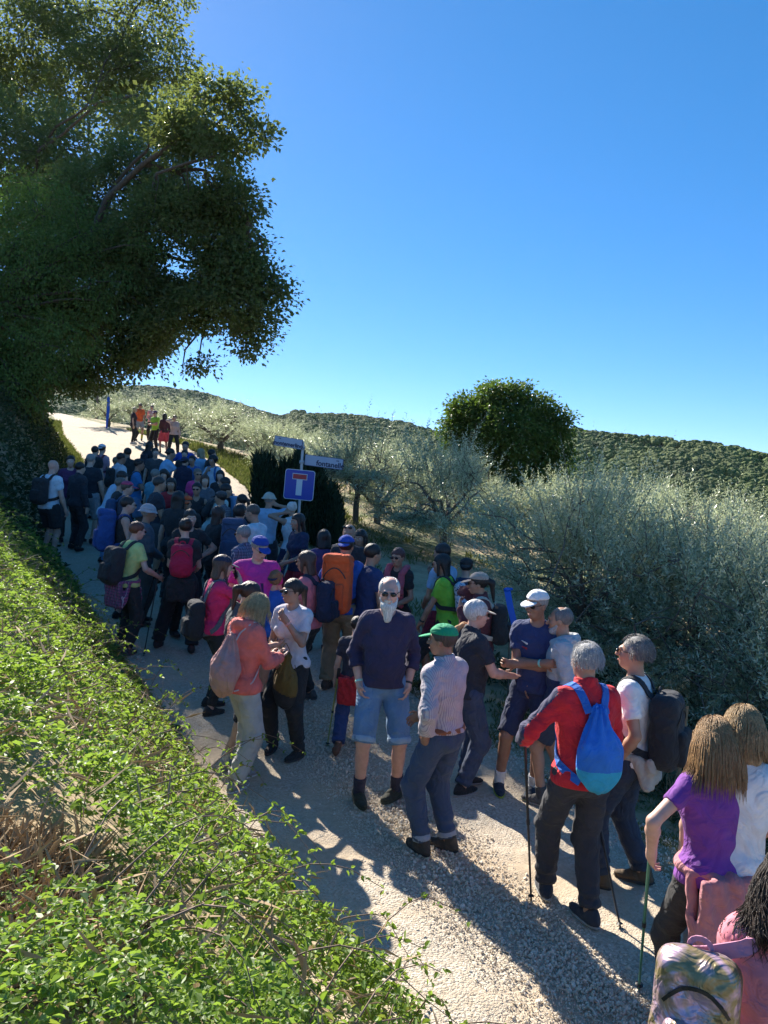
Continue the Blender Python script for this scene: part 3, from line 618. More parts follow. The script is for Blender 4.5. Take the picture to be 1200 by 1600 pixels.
# ================================================================== people: smooth implicit bodies and clothes turned into meshes
f32 = np.float32
def proj(v):
    p = rad(PITCH); d = v[1] * math.cos(p) + v[2] * math.sin(p); u = 1200 * v[0] / d; w = -1200 * (-v[1] * math.sin(p) + v[2] * math.cos(p)) / d; c, n = math.cos(rad(ROLL)), math.sin(rad(ROLL)); return (int(600 + u * c - w * n), int(800 + u * n + w * c))
class Field:
    def __init__(s): s.p = []; s.disp = None; s.cuts = []
    def cone(s, a, b, ra, rb, k=.02, cap=False, sub=False):
        a = np.array(a, float); b = np.array(b, float); m = max(ra, rb); s.p.append(('c', np.minimum(a, b) - m, np.maximum(a, b) + m, (a, b, ra, rb, cap), k, sub)); return s
    def ell(s, c, r, R=None, k=.02, sub=False):
        c = np.array(c, float); m = max(r); s.p.append(('e', c - m, c + m, (c, np.array(r, float), R), k, sub)); return s
    def box(s, c, h, rnd=.02, R=None, k=.01, sub=False):
        c = np.array(c, float); m = np.linalg.norm(h) + rnd; s.p.append(('b', c - m, c + m, (c, np.array(h, float), R, rnd), k, sub)); return s
    def plane(s, n, d): s.cuts.append((np.array(n, float), d)); return s      # keep n.x < d
    def bounds(s):
        u = [q for q in s.p if not q[5]]; lo = np.min([q[1] for q in u], 0); hi = np.max([q[2] for q in u], 0)
        for n, d in s.cuts:
            for ax in range(3):
                if n[ax] > .999: hi[ax] = min(hi[ax], d)
                if n[ax] < -.999: lo[ax] = max(lo[ax], -d)
        return lo - .02, hi + .02
    def ev(s, P, far=.06):
        D = np.full(len(P), .5, f32)
        for typ, lo, hi, a, k, sub in s.p:
            mg = far + k
            ix = np.nonzero(((P > (lo - mg).astype(f32)) & (P < (hi + mg).astype(f32))).all(1))[0]
            if not len(ix): continue
            Q = P[ix]
            if typ == 'c':
                A, B, ra, rb, cap = a; ab = (B - A).astype(f32); L2 = float(ab @ ab) + 1e-9; q = Q - A.astype(f32); t = (q @ ab) / L2; tc = np.clip(t, 0, 1)
                d = np.linalg.norm(q - tc[:, None] * ab, axis=1) - (ra + (rb - ra) * tc)
                if cap:
                    L = math.sqrt(L2); tt = t if cap is True else np.maximum(t, 0); d = np.linalg.norm(q - tt[:, None] * ab, axis=1) - (ra + (rb - ra) * tc); d = np.maximum(d, np.maximum((t - 1) * L, -t * L) if cap is True else (t - 1) * L)
            elif typ == 'e':
                c, r, R = a; q = Q - c.astype(f32)
                if R is not None: q = q @ R.astype(f32)
                k0 = np.linalg.norm(q / r.astype(f32), axis=1); k1 = np.linalg.norm(q / (r * r).astype(f32), axis=1) + 1e-6; d = k0 * (k0 - 1) / k1
            else:
                c, h, R, rnd = a; q = Q - c.astype(f32)
                if R is not None: q = q @ R.astype(f32)
                q = np.abs(q) - (h - rnd).astype(f32); d = np.linalg.norm(np.maximum(q, 0), axis=1) + np.minimum(q.max(1), 0) - rnd
            d = d.astype(f32); o = D[ix]
            if sub: d = -d; h_ = np.maximum(k - np.abs(o - d), 0) / k if k > 1e-5 else 0; D[ix] = np.maximum(o, d) + h_ * h_ * k * .25
            else: h_ = np.maximum(k - np.abs(o - d), 0) / k if k > 1e-5 else 0; D[ix] = np.minimum(o, d) - h_ * h_ * k * .25
        if s.disp is not None: D = D + s.disp(P).astype(f32)
        for n, d in s.cuts: D = np.maximum(D, (P @ n.astype(f32) - f32(d)))
        return D
    def mesh(s, h):
        lo, hi = s.bounds(); B = 6; n = np.ceil((hi - lo) / h / B).astype(int) * B + 1
        nb = (n - 1) // B; ci = np.stack(np.meshgrid(*[np.arange(k) for k in nb], indexing='ij'), -1).reshape(-1, 3)
        cc = (lo + (ci + .5) * B * h).astype(f32); rad_ = B * h * .87 + .012; act = ci[np.abs(s.ev(cc, far=rad_ + .03)) < rad_ + .01]
        D = np.full(n, 1.0, f32)
        if not len(act): return np.zeros((0, 3)), np.zeros((0, 4), int)
        mask = np.zeros(n, bool); g = np.arange(B + 1); of = np.stack(np.meshgrid(g, g, g, indexing='ij'), -1).reshape(-1, 3)
        I = (act[:, None] * B + of[None]).reshape(-1, 3); mask[I[:, 0], I[:, 1], I[:, 2]] = True
        # signs for untouched blocks come from the coarse test
        cD = s.ev(cc, far=rad_ + .03); inside = ci[(cD < -rad_ * .9)]
        J = (inside[:, None] * B + of[None]).reshape(-1, 3)
        if len(J): D[J[:, 0], J[:, 1], J[:, 2]] = -1
        ix = np.nonzero(mask.ravel())[0]; I3 = np.stack(np.unravel_index(ix, n), -1)
        Df = D.ravel(); Df[ix] = s.ev((lo + I3 * h).astype(f32), far=.03); D = Df.reshape(n)
        S = D < 0; S[0] = S[-1] = False; S[:, 0] = S[:, -1] = False; S[:, :, 0] = S[:, :, -1] = False
        cnt = sum(S[a:n[0] - 1 + a, b:n[1] - 1 + b, c:n[2] - 1 + c].astype(np.int8) for a in (0, 1) for b in (0, 1) for c in (0, 1))
        cell = (cnt > 0) & (cnt < 8); C = np.argwhere(cell); idx = np.full(cell.shape, -1, np.int32); idx[C[:, 0], C[:, 1], C[:, 2]] = np.arange(len(C))
        acc = np.zeros((len(C), 3)); w = np.zeros(len(C))
        for ax in range(3):
            o1, o2 = [(1, 2), (0, 2), (0, 1)][ax]
            for p in (0, 1):
                for q in (0, 1):
                    a = C.copy(); a[:, o1] += p; a[:, o2] += q; b = a.copy(); b[:, ax] += 1
                    da = D[a[:, 0], a[:, 1], a[:, 2]]; db = D[b[:, 0], b[:, 1], b[:, 2]]; m = (da < 0) != (db < 0); t = np.where(m, da / np.where(m, da - db, 1), 0)
                    pos = a.astype(float); pos[:, ax] += t; acc[m] += pos[m]; w[m] += 1
        V = lo + acc / np.maximum(w, 1)[:, None] * h
        Fs = []
        for ax in range(3):
            o1, o2 = [(1, 2), (2, 0), (0, 1)][ax]; sl = [slice(None)] * 3; sh = [slice(None)] * 3; sl[ax] = slice(0, -1); sh[ax] = slice(1, None)
            E = np.argwhere(S[tuple(sl)] != S[tuple(sh)])
            E = E[(E[:, o1] > 0) & (E[:, o2] > 0) & (E[:, o1] < n[o1] - 1) & (E[:, o2] < n[o2] - 1)]
            if not len(E): continue
            def g_(d1, d2): e = E.copy(); e[:, o1] += d1; e[:, o2] += d2; return idx[e[:, 0], e[:, 1], e[:, 2]]
            f = np.stack([g_(-1, -1), g_(0, -1), g_(0, 0), g_(-1, 0)], 1); fl = S[E[:, 0], E[:, 1], E[:, 2]]; f[~fl] = f[~fl][:, ::-1]; Fs.append(f)
        F = np.concatenate(Fs); F = F[(F >= 0).all(1)]
        return V, F

def rotx(a): c, s = math.cos(a), math.sin(a); return np.array([[1, 0, 0], [0, c, -s], [0, s, c]])
def roty(a): c, s = math.cos(a), math.sin(a); return np.array([[c, 0, s], [0, 1, 0], [-s, 0, c]])
def rotz(a): c, s = math.cos(a), math.sin(a); return np.array([[c, -s, 0], [s, c, 0], [0, 0, 1]])
def ik(a, b, l1, l2, hint):
    """middle joint between a and b; returns joint and reachable end"""
    a = np.array(a, float); b = np.array(b, float); d = b - a; L = np.linalg.norm(d); mx = (l1 + l2) * .995
    if L > mx: b = a + d / L * mx; d = b - a; L = mx
    if L < abs(l1 - l2) + .02: L = abs(l1 - l2) + .02
    t = (l1 * l1 - l2 * l2 + L * L) / (2 * L); hh = math.sqrt(max(l1 * l1 - t * t, 0)); u = d / np.linalg.norm(d)
    h = np.array(hint, float); h = h - u * (h @ u); h = h / (np.linalg.norm(h) + 1e-9); return a + u * t + h * hh, b
ARMS = {  # wrist target for the right hand (+x), elbow hint, palm normal; mirrored for the left
 'down': ((.25, .05, .86), (.5, -1, 0), (-1, 0, 0)), 'relaxed': ((.24, .12, .90), (.5, -1, 0), (-1, 0, 0)), 'pocket': ((.180, .055, .93), (.6, -1, 0), (-1, 0, 0)), 'hip': ((.17, -.02, 1.04), (1, -.35, 0), (-.6, -.3, -1)),
 'phone': ((.07, .33, 1.16), (.7, -.3, -1), (0, -.6, .7)), 'cross_top': ((-.10, .20, 1.20), (1, .1, -1.2), (0, -1, 0)), 'cross_under': ((-.12, .17, 1.15), (1, .1, -1.2), (0, -1, 0)),
 'chin': ((.05, .20, 1.38), (.5, .2, -1), (0, -1, .2)), 'pole': ((.24, .30, 1.08), (.6, -.8, -.6), (-1, 0, 0)), 'front': ((.04, .24, 1.02), (.8, -.5, -.6), (-.5, -.8, 0)), 'strap': ((.13, .15, 1.27), (.6, -.3, -1), (-.3, -1, 0)),
 'back': ((.04, -.19, .98), (1, -.6, .1), (0, 1, 0)), 'point': ((.42, .38, 1.22), (.6, -.4, -1), (0, 0, -1)), 'out': ((.12, .48, 1.12), (.7, -.5, -1), (-.2, 0, .9)), 'brow': ((.10, .16, 1.60), (1, .2, -.2), (0, 0, -1)), 'knee': ((.10, .42, .80), (.6, -.4, .2), (0, 0, -1)),
 'bag': ((.10, .27, 1.06), (.8, -.5, -.8), (-.7, -.3, -.5)), 'ear': ((.13, .05, 1.56), (1, .4, -1), (-1, 0, 0)), 'akimbo': ((.16, .0, 1.08), (1.2, -.1, .1), (-.6, -.3, -1))}
SKIN = {'light': (.58, .36, .27), 'tan': (.42, .24, .16), 'deep': (.30, .165, .11), 'pink': (.62, .36, .28)}
def skin_mat(k):
    kk = ('skin', k)
    if kk not in MATS:
        b = NB('skin_' + k); c = SKIN[k]; tc = b.n('ShaderNodeNewGeometry').outputs['Position']; n = b.noise(tc, 14, 3, .6)
        col = b.ramp(n, [(.3, tuple(v * f for v, f in zip(c, (.86, .80, .78)))), (.7, tuple(min(1, v * 1.08) for v in c))])
        p = b.bsdf(col, .52, bump=b.noise(tc, 260, 2, .5), bstr=.10, bdist=.002); p.inputs['Subsurface Weight'].default_value = .12; p.inputs['Subsurface Radius'].default_value = (.02, .008, .004); p.inputs['Subsurface Scale'].default_value = .5
        MATS[kk] = b.done(p)
    return MATS[kk]
def cloth_mat(col, kind='plain', col2=None):
    kk = ('cloth', col, kind, col2)
    if kk in MATS: return MATS[kk]
    b = NB('cloth_' + kind); tc = b.n('ShaderNodeTexCoord').outputs['Object']; n = b.noise(tc, 9, 4, .6); fine = b.noise(tc, 420, 2, .5); c = tuple(max(0, v) for v in col)
    base = b.ramp(n, [(.3, tuple(v * .84 for v in c)), (.7, tuple(min(1, v * 1.10) for v in c))])
    sx = b.n('ShaderNodeSeparateXYZ'); b.l(tc, sx.inputs[0]); x, y, z = sx.outputs
    def band(s, freq, duty=.5): return b.math('GREATER_THAN', b.math('FRACT', b.math('MULTIPLY', s, freq)), 1 - duty)
    if kind == 'stripe':
        base = b.mix(b.math('MULTIPLY', band(x, 70, .28), .6), base, col2)
    elif kind == 'plaid':
        base = b.mix(b.math('MULTIPLY', band(z, 26, .35), .7), base, col2); base = b.mix(b.math('MULTIPLY', band(x, 26, .35), .7), base, col2); base = b.mix(b.math('MULTIPLY', band(x, 26, .07), .7), base, (.7, .6, .65))
    elif kind == 'denim':
        f = b.noise(tc, 4.5, 3, .6); base = b.mix(b.ramp(f, [(.48, (0, 0, 0)), (.68, (.85, .85, .85))]), base, col2); base = b.mix(.18, base, b.ramp(b.noise(tc, 260, 2), [(.3, (.02, .03, .06)), (.7, (.5, .55, .65))]))
    elif kind == 'spots':
        v = b.n('ShaderNodeTexVoronoi'); v.inputs['Scale'].default_value = 26; b.l(tc, v.inputs['Vector']); base = b.mix(b.math('LESS_THAN', v.outputs['Distance'], .33), base, col2)
    elif kind == 'melange': base = b.mix(.5, base, b.ramp(b.noise(tc, 160, 3, .8), [(.35, tuple(v * .6 for v in c)), (.65, tuple(min(1, v * 1.3) for v in c))]))
    elif kind == 'breast_print':
        m = b.math('MULTIPLY', b.math('LESS_THAN', b.math('ABSOLUTE', b.math('SUBTRACT', z, 1.17)), .10), b.math('GREATER_THAN', y, .02)); w = b.n('ShaderNodeTexWave'); w.inputs['Scale'].default_value = 3.2; w.inputs['Distortion'].default_value = 7; w.inputs['Detail'].default_value = 1; b.l(tc, w.inputs['Vector'])
        m = b.math('MULTIPLY', m, b.math('LESS_THAN', b.math('ABSOLUTE', x), .10)); base = b.mix(b.math('MULTIPLY', m, b.math('GREATER_THAN', w.outputs['Fac'], .83)), base, col2)
    rough = .86
    if kind == 'shiny': rough = .42
    if kind == 'iridescent':
        w = b.noise(tc, 5, 3, .6, 1.5); base = b.ramp(w, [(.3, (.34, .15, .27)), (.42, (.52, .36, .46)), (.55, (.30, .24, .12)), (.68, (.17, .13, .06))])
        p = b.bsdf(base, .34, bump=b.noise(tc, 9, 3, .5, 1.2), bstr=.8, bdist=.04, Metallic=.45)
    else:
        fold = b.noise(tc, 7.5, 3, .5, 1.4); hgt = b.math('ADD', b.math('MULTIPLY', fine, .018), fold); p = b.bsdf(base, rough, bump=hgt, bstr=.75, bdist=.05)
        if rough > .5: p.inputs['Sheen Weight'].default_value = .04; p.inputs['Sheen Roughness'].default_value = .6
    MATS[kk] = b.done(p); return MATS[kk]
def hair_mat(c):
    kk = ('hair', c)
    if kk not in MATS:
        b = NB('hair'); tc = b.n('ShaderNodeTexCoord').outputs['Object']; mp = b.n('ShaderNodeMapping'); mp.inputs['Scale'].default_value = (150, 150, 9); b.l(tc, mp.inputs[0]); n = b.noise(mp.outputs[0], 1, 3, .7, .6)
        c2 = tuple(min(1, v * 1.55 + .01) for v in c); c1 = tuple(v * .5 for v in c)
        p = b.bsdf(b.ramp(n, [(.3, c1), (.55, c), (.75, c2)]), .48, bump=n, bstr=.9, bdist=.006); MATS[kk] = b.done(p)
    return MATS[kk]
GLASS_DARK = simple('dark_lens', (.010, .010, .012), .12); BLACKP = simple('black_plastic', (.015, .015, .016), .45); RUBBER = simple('sole_rubber', (.35, .34, .32), .8)
def wrinkle(amp, seed, spots=()):
    r = np.random.default_rng(seed); ph = r.uniform(0, 6.28, 8)
    def f(P):
        x, y, z = P[:, 0], P[:, 1], P[:, 2]
        w = .9 * np.sin(7 * z + 5 * x + ph[0]) + .8 * np.sin(9 * y - 6 * x + ph[1])
        a = np.sin(x * 26 + z * 21 + 2.2 * w + ph[2]); b = np.sin(y * 31 - z * 27 + 1.8 * w + ph[3]); c = np.sin(x * 48 - z * 39 + 2.6 * w + ph[4])
        q = amp * (.55 * a * b + .45 * (np.abs(a) - .5) + .3 * c - .6)
        for (c_, rr, am, fr, ax) in spots:
            d = np.linalg.norm(P - np.array(c_, f32), axis=1); q = q + am * 1.5 * np.exp(-(d / rr) ** 2) * np.sin(P @ np.array(ax, f32) * fr + 1.5 * w)
        return q
    return f
class Rig: pass
def make_rig(p):
    g = Rig(); w = p.get('w', 1.0); fem = p.get('fem', 0); g.w = w; g.fem = fem
    lean = rad(p.get('lean', 3)); tilt = rad(p.get('tilt', 0)); g.Ru = rotz(rad(p.get('twist', 0))) @ roty(tilt) @ rotx(-lean); hp = np.array([p.get('hx', 0), p.get('hy', 0), .94 + p.get('hz', 0)])
    g.up = lambda x, y, z: hp + g.Ru @ (np.array([x, y, z], float) - [0, 0, .94]); g.hp = hp
    g.lf = p.get('lf', ((-.13, .03), (.13, -.03))); fy = p.get('fyaw', (12, -12)); g.fyaw = [rad(a) for a in fy]; gz = p.get('gz', (0, 0)); fz = p.get('fz', (0, 0))
    g.hip = [hp + [s * .09 * w, 0, -.02] for s in (-1, 1)]; g.knee = []; g.ank = []
    for i in (0, 1):
        a = np.array([g.lf[i][0], g.lf[i][1], .085 + gz[i] + fz[i]]); hint = p.get('khint', ((-.15, 1, 0), (.15, 1, 0)))[i]
        k, a = ik(g.hip[i], a, .435, .425, hint); g.knee.append(k); g.ank.append(a)
    sw = .162 * (w ** .4) * (1 - .08 * fem) * p.get('sw', 1); g.sh = [g.up(s * sw, -.005, 1.408) for s in (-1, 1)]; g.elb = []; g.wr = []; g.pn = []
    for i, s in ((0, -1), (1, 1)):
        A = p.get('L' if i == 0 else 'R', 'down'); A = ARMS[A] if isinstance(A, str) else A; t, h, n = A; m = np.array([s, 1, 1.]); t = np.array(t, float) * m; h = np.array(h, float) * m
        if t[2] > .5: t = g.up(*(t * [w ** .5, 1, 1] if abs(t[0]) > .15 else t)) 
        e, t = ik(g.sh[i], t, .285, .255, g.Ru @ h); g.elb.append(e); g.wr.append(t); g.pn.append(g.Ru @ (np.array(n, float) * m))
    hy, hpt, hr = p.get('head', (0, 5, 0)); g.Rh = g.Ru @ rotx(-0 + lean * .6) @ rotz(rad(hy)) @ rotx(-rad(hpt)) @ roty(rad(hr)); g.nk = g.up(0, .0, 1.50); g.hc = g.nk + g.Rh @ np.array([0, .022, .135])
    g.h = lambda x, y, z: g.hc + g.Rh @ np.array([x, y, z], float); return g
def add_legs(F, g, r1, r2, r3, t0=0, t1=2, k=.03, infl=0, cap=False):
    for i in (0, 1):
        if t1 <= 1: F.cone(g.hip[i], g.hip[i] + (g.knee[i] - g.hip[i]) * t1, r1 + infl, r1 + (r2 - r1) * t1 + infl, k, cap='end' if cap else False)
        else:
            F.cone(g.hip[i], g.knee[i], r1 + infl, r2 + infl, k); b = g.knee[i] + (g.ank[i] - g.knee[i]) * (t1 - 1); F.cone(g.knee[i], b, r2 + infl, r2 + (r3 - r2) * (t1 - 1) + infl, k, cap='end' if cap else False)
def add_torso(F, g, infl=0, k=.05, belly=0, lowz=.90):
    w, fem, U, R = g.w, g.fem, g.up, g.Ru
    F.ell(U(0, .0, 1.27), (.155 * w + infl, .110 * w + infl, .20), R, k); F.ell(U(0, -.01, 1.345), (.155 * w ** .6 + infl, .085 + infl, .095), R, k)
    F.ell(U(0, .005 + belly * .04, 1.09), ((.135 - .018 * fem) * w + infl, (.098 + belly * .045) * w + infl, .17), R, k)
    F.ell(g.hp + [0, -.005, .01], ((.150 + .012 * fem) * w + infl, .115 * w + infl, .125), None, k)
    F.cone(g.sh[0] + (g.sh[1] - g.sh[0]) * .1, g.sh[1] + (g.sh[0] - g.sh[1]) * .1, .052 + infl, .052 + infl, k)
    for s in (-1, 1): F.cone(U(s * .03, -.02, 1.445), U(s * .12, -.015, 1.405), .045 + infl * .6, .048 + infl, k)
    if fem: 
        for s in (-1, 1): F.ell(U(s * .072, .085 * w, 1.255), (.062 + infl, .058 + infl, .062), R, .04)
def body_field(g, p, vox):
    F = Field(); w, fem = g.w, g.fem; ms = (w ** .7) * (1 - .10 * fem)
    add_torso(F, g, 0, .05, p.get('belly', 0))
    add_legs(F, g, .082 * w ** .8, .052 * ms ** .5, .037, k=.03)
    for i in (0, 1):
        m = g.knee[i] + (g.ank[i] - g.knee[i]) * .3; bk = np.cross(g.ank[i] - g.knee[i], [1., 0, 0]); bk = -bk / np.linalg.norm(bk); bk = bk if bk[1] < 0 else -bk
        F.ell(m + bk * .012, (.042 * ms, .042 * ms, .10), None, .03)
        fy = g.fyaw[i]; d = np.array([math.sin(fy), math.cos(fy), 0]); F.cone(g.ank[i] + [0, 0, -.03], g.ank[i] + d * .13 + [0, 0, -.055], .034, .026, .03)
        mid = (g.sh[i] + g.elb[i]) / 2; F.cone(g.sh[i], g.elb[i], .050 * ms, .037 * ms, .03); fm = g.elb[i] + (g.wr[i] - g.elb[i]) * .28; F.cone(g.elb[i], fm, .036 * ms, .040 * ms, .02); F.cone(fm, g.wr[i], .040 * ms, .0255, .02)
    # neck, head, face
    F.cone(g.up(0, -.015, 1.41), g.hc + g.Rh @ np.array([0, -.02, -.05]), .060 * w ** .3 * (1 - .12 * fem), .050 * (1 - .1 * fem), .03)
    H, R = g.h, g.Rh; rd = lambda x, y, z, r, k=.015, sub=False, R=R: F.ell(H(x, y, z), r, R, k, sub)
    rd(0, -.018, .030, (.075, .094, .084), .03); rd(0, .022, -.025, (.060, .070, .080), .03); rd(0, .045, -.082, (.036, .036, .030), .03)
    for s in (-1, 1):
        rd(s * .074, -.008, -.008, (.009, .018, .030), .006); rd(s * .038, .060, -.022, (.022, .022, .020), .02); rd(s * .031, .097, .010, (.019, .015, .012), .010, True)
    F.cone(H(0, .088, .012), H(0, .112, -.024), .008, .0125, .008); rd(0, .082, .028, (.046, .014, .011), .015)
    for s in (-1, 1): rd(s * .011, .102, -.028, (.009, .010, .008), .006)
    rd(0, .088, -.057, (.022, .010, .006), .005); rd(0, .086, -.068, (.019, .010, .007), .005)
    # hands: palm, four bent fingers of different length, thumb from the side
    fr = max(.0088, vox * .62)
    for i, s in ((0, -1), (1, 1)):
        wv = g.wr[i]; d = g.wr[i] - g.elb[i]; d = d / np.linalg.norm(d); n = g.pn[i]; n = n - d * (n @ d); n = n / (np.linalg.norm(n) + 1e-9); sd_ = np.cross(d, n); th = 1 if (sd_ @ g.Ru[:, 1]) > 0 else -1
        if abs(sd_ @ g.Ru[:, 1]) < .3: th = -s if (sd_[0] > 0) else s
        Rm = np.stack([sd_, d, n], 1); F.ell(wv + d * .045, (.040, .052, .017), Rm, .02); F.cone(wv - d * .01, wv + d * .03, .024, .026, .02)
        curl = p.get('curl', .5)
        for q, (off, ln) in enumerate(((.029, .070), (.010, .080), (-.010, .075), (-.029, .058))):
            a = wv + d * .078 + sd_ * off * th; b = a + (d * math.cos(curl) + n * math.sin(curl)) * ln * .5 + sd_ * off * .12 * th; c = b + (d * math.cos(curl * 2.4) + n * math.sin(curl * 2.4)) * ln * .5
            F.cone(a, b, fr, fr * .93, .004); F.cone(b, c, fr * .93, fr * .8, .004)
        a = wv + d * .025 + sd_ * .030 * th; b = a + (d * .6 + sd_ * .75 * th + n * .25) * .040; c = b + (d * .9 + sd_ * .2 * th + n * .4) * .032
        F.cone(a, b, fr * 1.35, fr * 1.1, .01); F.cone(b, c, fr * 1.1, fr * .9, .005)
    return F
def mk(name, F, h, mat, parent, mi=None):
    V, Q = F.mesh(h)
    if len(Q) == 0: return None
    ms = mat if isinstance(mat, (list, tuple)) else [mat]; ids = None
    if mi is not None: ids = mi(V[Q].mean(1))
    return mesh_np(name, V, Q, ms, parent, mi=ids)
def cluster(V, Q, cov, cell):
    key = np.floor(V / cell).astype(np.int64); kk = key[:, 0] * 1000003 + key[:, 1] * 1009 + key[:, 2]; kk = np.where(cov, kk, -10 ** 12 - np.arange(len(V)))
    u, inv = np.unique(kk, return_inverse=True); inv = inv.ravel(); cnt = np.bincount(inv); NV_ = np.stack([np.bincount(inv, V[:, i]) for i in range(3)], 1) / cnt[:, None]
    q = inv[Q]; d = np.stack([q[:, i] == q[:, (i + 1) % 4] for i in range(4)], 1); nd = d.sum(1); quads = q[(nd == 0) & (q[:, 0] != q[:, 2]) & (q[:, 1] != q[:, 3])]
    m = nd == 1; qt = q[m]; dt = d[m].argmax(1); idx = (dt[:, None] + np.array([1, 2, 3])[None]) % 4; tris = np.take_along_axis(qt, idx, 1)
    tris = tris[(tris[:, 0] != tris[:, 1]) & (tris[:, 1] != tris[:, 2]) & (tris[:, 0] != tris[:, 2])]
    if len(tris): _, ii = np.unique(np.sort(tris, 1), axis=0, return_index=True); tris = tris[ii]
    return NV_, [f for f in (quads, tris) if len(f)]
def head_parts(root, g, p, h, see):
    H, R = g.h, g.Rh; hair = p.get('hair', 'short'); hc = p.get('hc', (.03, .02, .015)); seed = p['seed']
    toh = lambda P: (P - g.hc.astype(f32)) @ R.astype(f32)
    def strands(am):
        def f(P):
            q = toh(P); a = np.arctan2(q[:, 0], q[:, 1]); return am * (np.sin(a * 19 + 22 * q[:, 2] + seed) * .6 + np.sin(a * 37 - 31 * q[:, 2] + seed * 2) * .5 + .6 * np.sin(q[:, 2] * 40 + a * 5 + seed))
        return f
    if hair != 'bald':
        F = Field(); t = {'short': .010, 'crop': .005, 'fringe': .006, 'curly': .026, 'bob': .016, 'long': .015, 'pony': .010, 'bun': .010, 'mop': .020}.get(hair, .012)
        F.ell(H(0, -.022, .034), (.076 + t, .093 + t, .083 + t), R, .02)
        # take the face and neck out of the cap of hair
        low = {'short': -.040, 'crop': -.035, 'fringe': -.035}.get(hair, -.05)
        F.box(H(0, .13, -.075), (.070, .105, .115 if hair != 'fringe' else .15), .03, R, .012, True)
        F.box(H(0, .0, low - .10), (.2, .2, .085), .02, R, .012, True) if hair in ('short', 'crop', 'fringe', 'pony', 'bun', 'mop') else None
        if hair in ('crop', 'short', 'fringe', 'mop'): 
            for s in (-1, 1): F.box(H(s * .09, .012, -.045), (.035, .045, .045), .015, R, .008, True)
        if hair == 'fringe': F.ell(H(0, .02, .10), (.05, .075, .055), R, .015, True)
        if hair in ('bob', 'long'):
            L = .14 if hair == 'bob' else p.get('hl', .30)
            for s in (-1, -.5, 0, .5, 1):
                a = H(s * .060, -.055 - .02 * (1 - abs(s)), .01); b = a + np.array([s * .012, -.015, -L]) + g.Ru @ np.array([0, -.02, 0]); F.cone(a, b, .036, .026 if hair == 'bob' else .020, .02)
            for s in (-1, 1):
                a = H(s * .074, .01, -.005); b = a + np.array([s * .006, .0, -L * .78]); F.cone(a, b, .021, .016, .015)
        if hair == 'pony':
            a = H(0, -.105, .05); b = H(0, -.155, .0); c = b + np.array([0, -.01, -.20 * p.get('pl', 1)]) + R @ np.array([0, -.02, 0]); F.cone(a, b, .024, .034, .015); F.cone(b, c, .034, .014, .02)
        if hair == 'bun': F.ell(H(0, -.10, .085), (.042, .040, .038), R, .01)
        if hair == 'curly':
            r = np.random.default_rng(seed)
            for _ in range(46):
                u = r.normal(size=3); u /= np.linalg.norm(u)
                if u[1] > .35 and u[2] < .35: continue
                F.ell(H(u[0] * .095, -.025 + u[1] * .105, .03 + u[2] * .095), (.026, .026, .026), None, .008)
            if p.get('hl'):
                for _ in range(60): a = r.uniform(0, 6.28); F.ell(H(.10 * math.cos(a), -.05 - .06 * abs(math.sin(a)), -.01 - r.random() * p['hl']), (.034, .034, .036), None, .010)
        F.disp = strands({'curly': .004, 'short': .0018, 'crop': .0010, 'fringe': .0012}.get(hair, .0026)); mk('hair', F, h, hair_mat(hc), root)
    if p.get('beard'):
        kind, c = p['beard']; F = Field(); ln = {'long': .10, 'short': .018}[kind]
        F.ell(H(0, .052, -.088), (.050, .044, .040), R, .02); 
        for s in (-1, 1): F.cone(H(s * .058, .022, -.040), H(s * .035, .058, -.090), .014, .022, .02)
        if kind == 'long': F.cone(H(0, .062, -.10), H(0, .068, -.085 - ln), .044, .030, .03); F.cone(H(-.022, .088, -.045), H(.022, .088, -.045), .010, .010, .01)
        F.ell(H(0, .103, -.062), (.017, .016, .006), R, .004, True); F.disp = strands(.003); mk('beard', F, h, hair_mat(c), root)
    gl = p.get('glasses')
    if gl:
        F = Field(); up = .085 if gl == 'top' else 0; yy = -.012 if gl == 'top' else 0
        for s in (-1, 1): F.ell(H(s * .033, .099 + yy, .008 + up), (.027, .009, .019), R, .004); F.cone(H(s * .060, .088 + yy, .016 + up), H(s * .078, .0, .012 + up), .0045, .0045, .003)
        F.cone(H(-.012, .104 + yy, .014 + up), H(.012, .104 + yy, .014 + up), .004, .004, .004); mk('sunglasses' if gl != 'clear' else 'glasses', F, min(h, .008), GLASS_DARK, root)
    elif see:
        for s in (-1, 1):
            th = np.linspace(0, 2 * np.pi, 9)[:-1]; c0 = H(s * .031, .083, .009); V = [c0 + R @ np.array([0, .0135, 0])]
            for rr, yy in ((.0045, .0130), (.0085, .0105), (.0125, .0050)):
                for a in th: V.append(c0 + R @ np.array([rr * math.cos(a), yy, rr * .72 * math.sin(a)]))
            Fc = [[0, 1 + j, 1 + (j + 1) % 8] for j in range(8)]; Q = [[1 + k * 8 + j, 9 + k * 8 + j, 9 + k * 8 + (j + 1) % 8, 1 + k * 8 + (j + 1) % 8] for k in (0, 1) for j in range(8)]
            mesh_np('eye', np.array(V), [np.array(Fc), np.array(Q)], [simple('iris', (.03, .02, .012), .2), simple('eye_white', (.6, .57, .53), .3)], root, mi=[0] * 8 + [0] * 4 + [1] * 12 if False else [0] * 8 + [1] * 16)
    if see and h < .016:
        for s in (-1, 1): F = Field(); F.cone(H(s * .016, .096, .028), H(s * .048, .084, .030), .0042, .0035, .002); mk('eyebrow', F, .006, hair_mat(hc if hair != 'bald' else (.10, .07, .05)), root)
        F = Field(); F.ell(H(0, .094, -.062), (.019, .007, .0075), R, .002)
        if not p.get('beard') or p['beard'][0] == 'short': mk('lips', F, .006, simple('lips', (.38, .13, .11), .5), root)
    hat = p.get('hat')
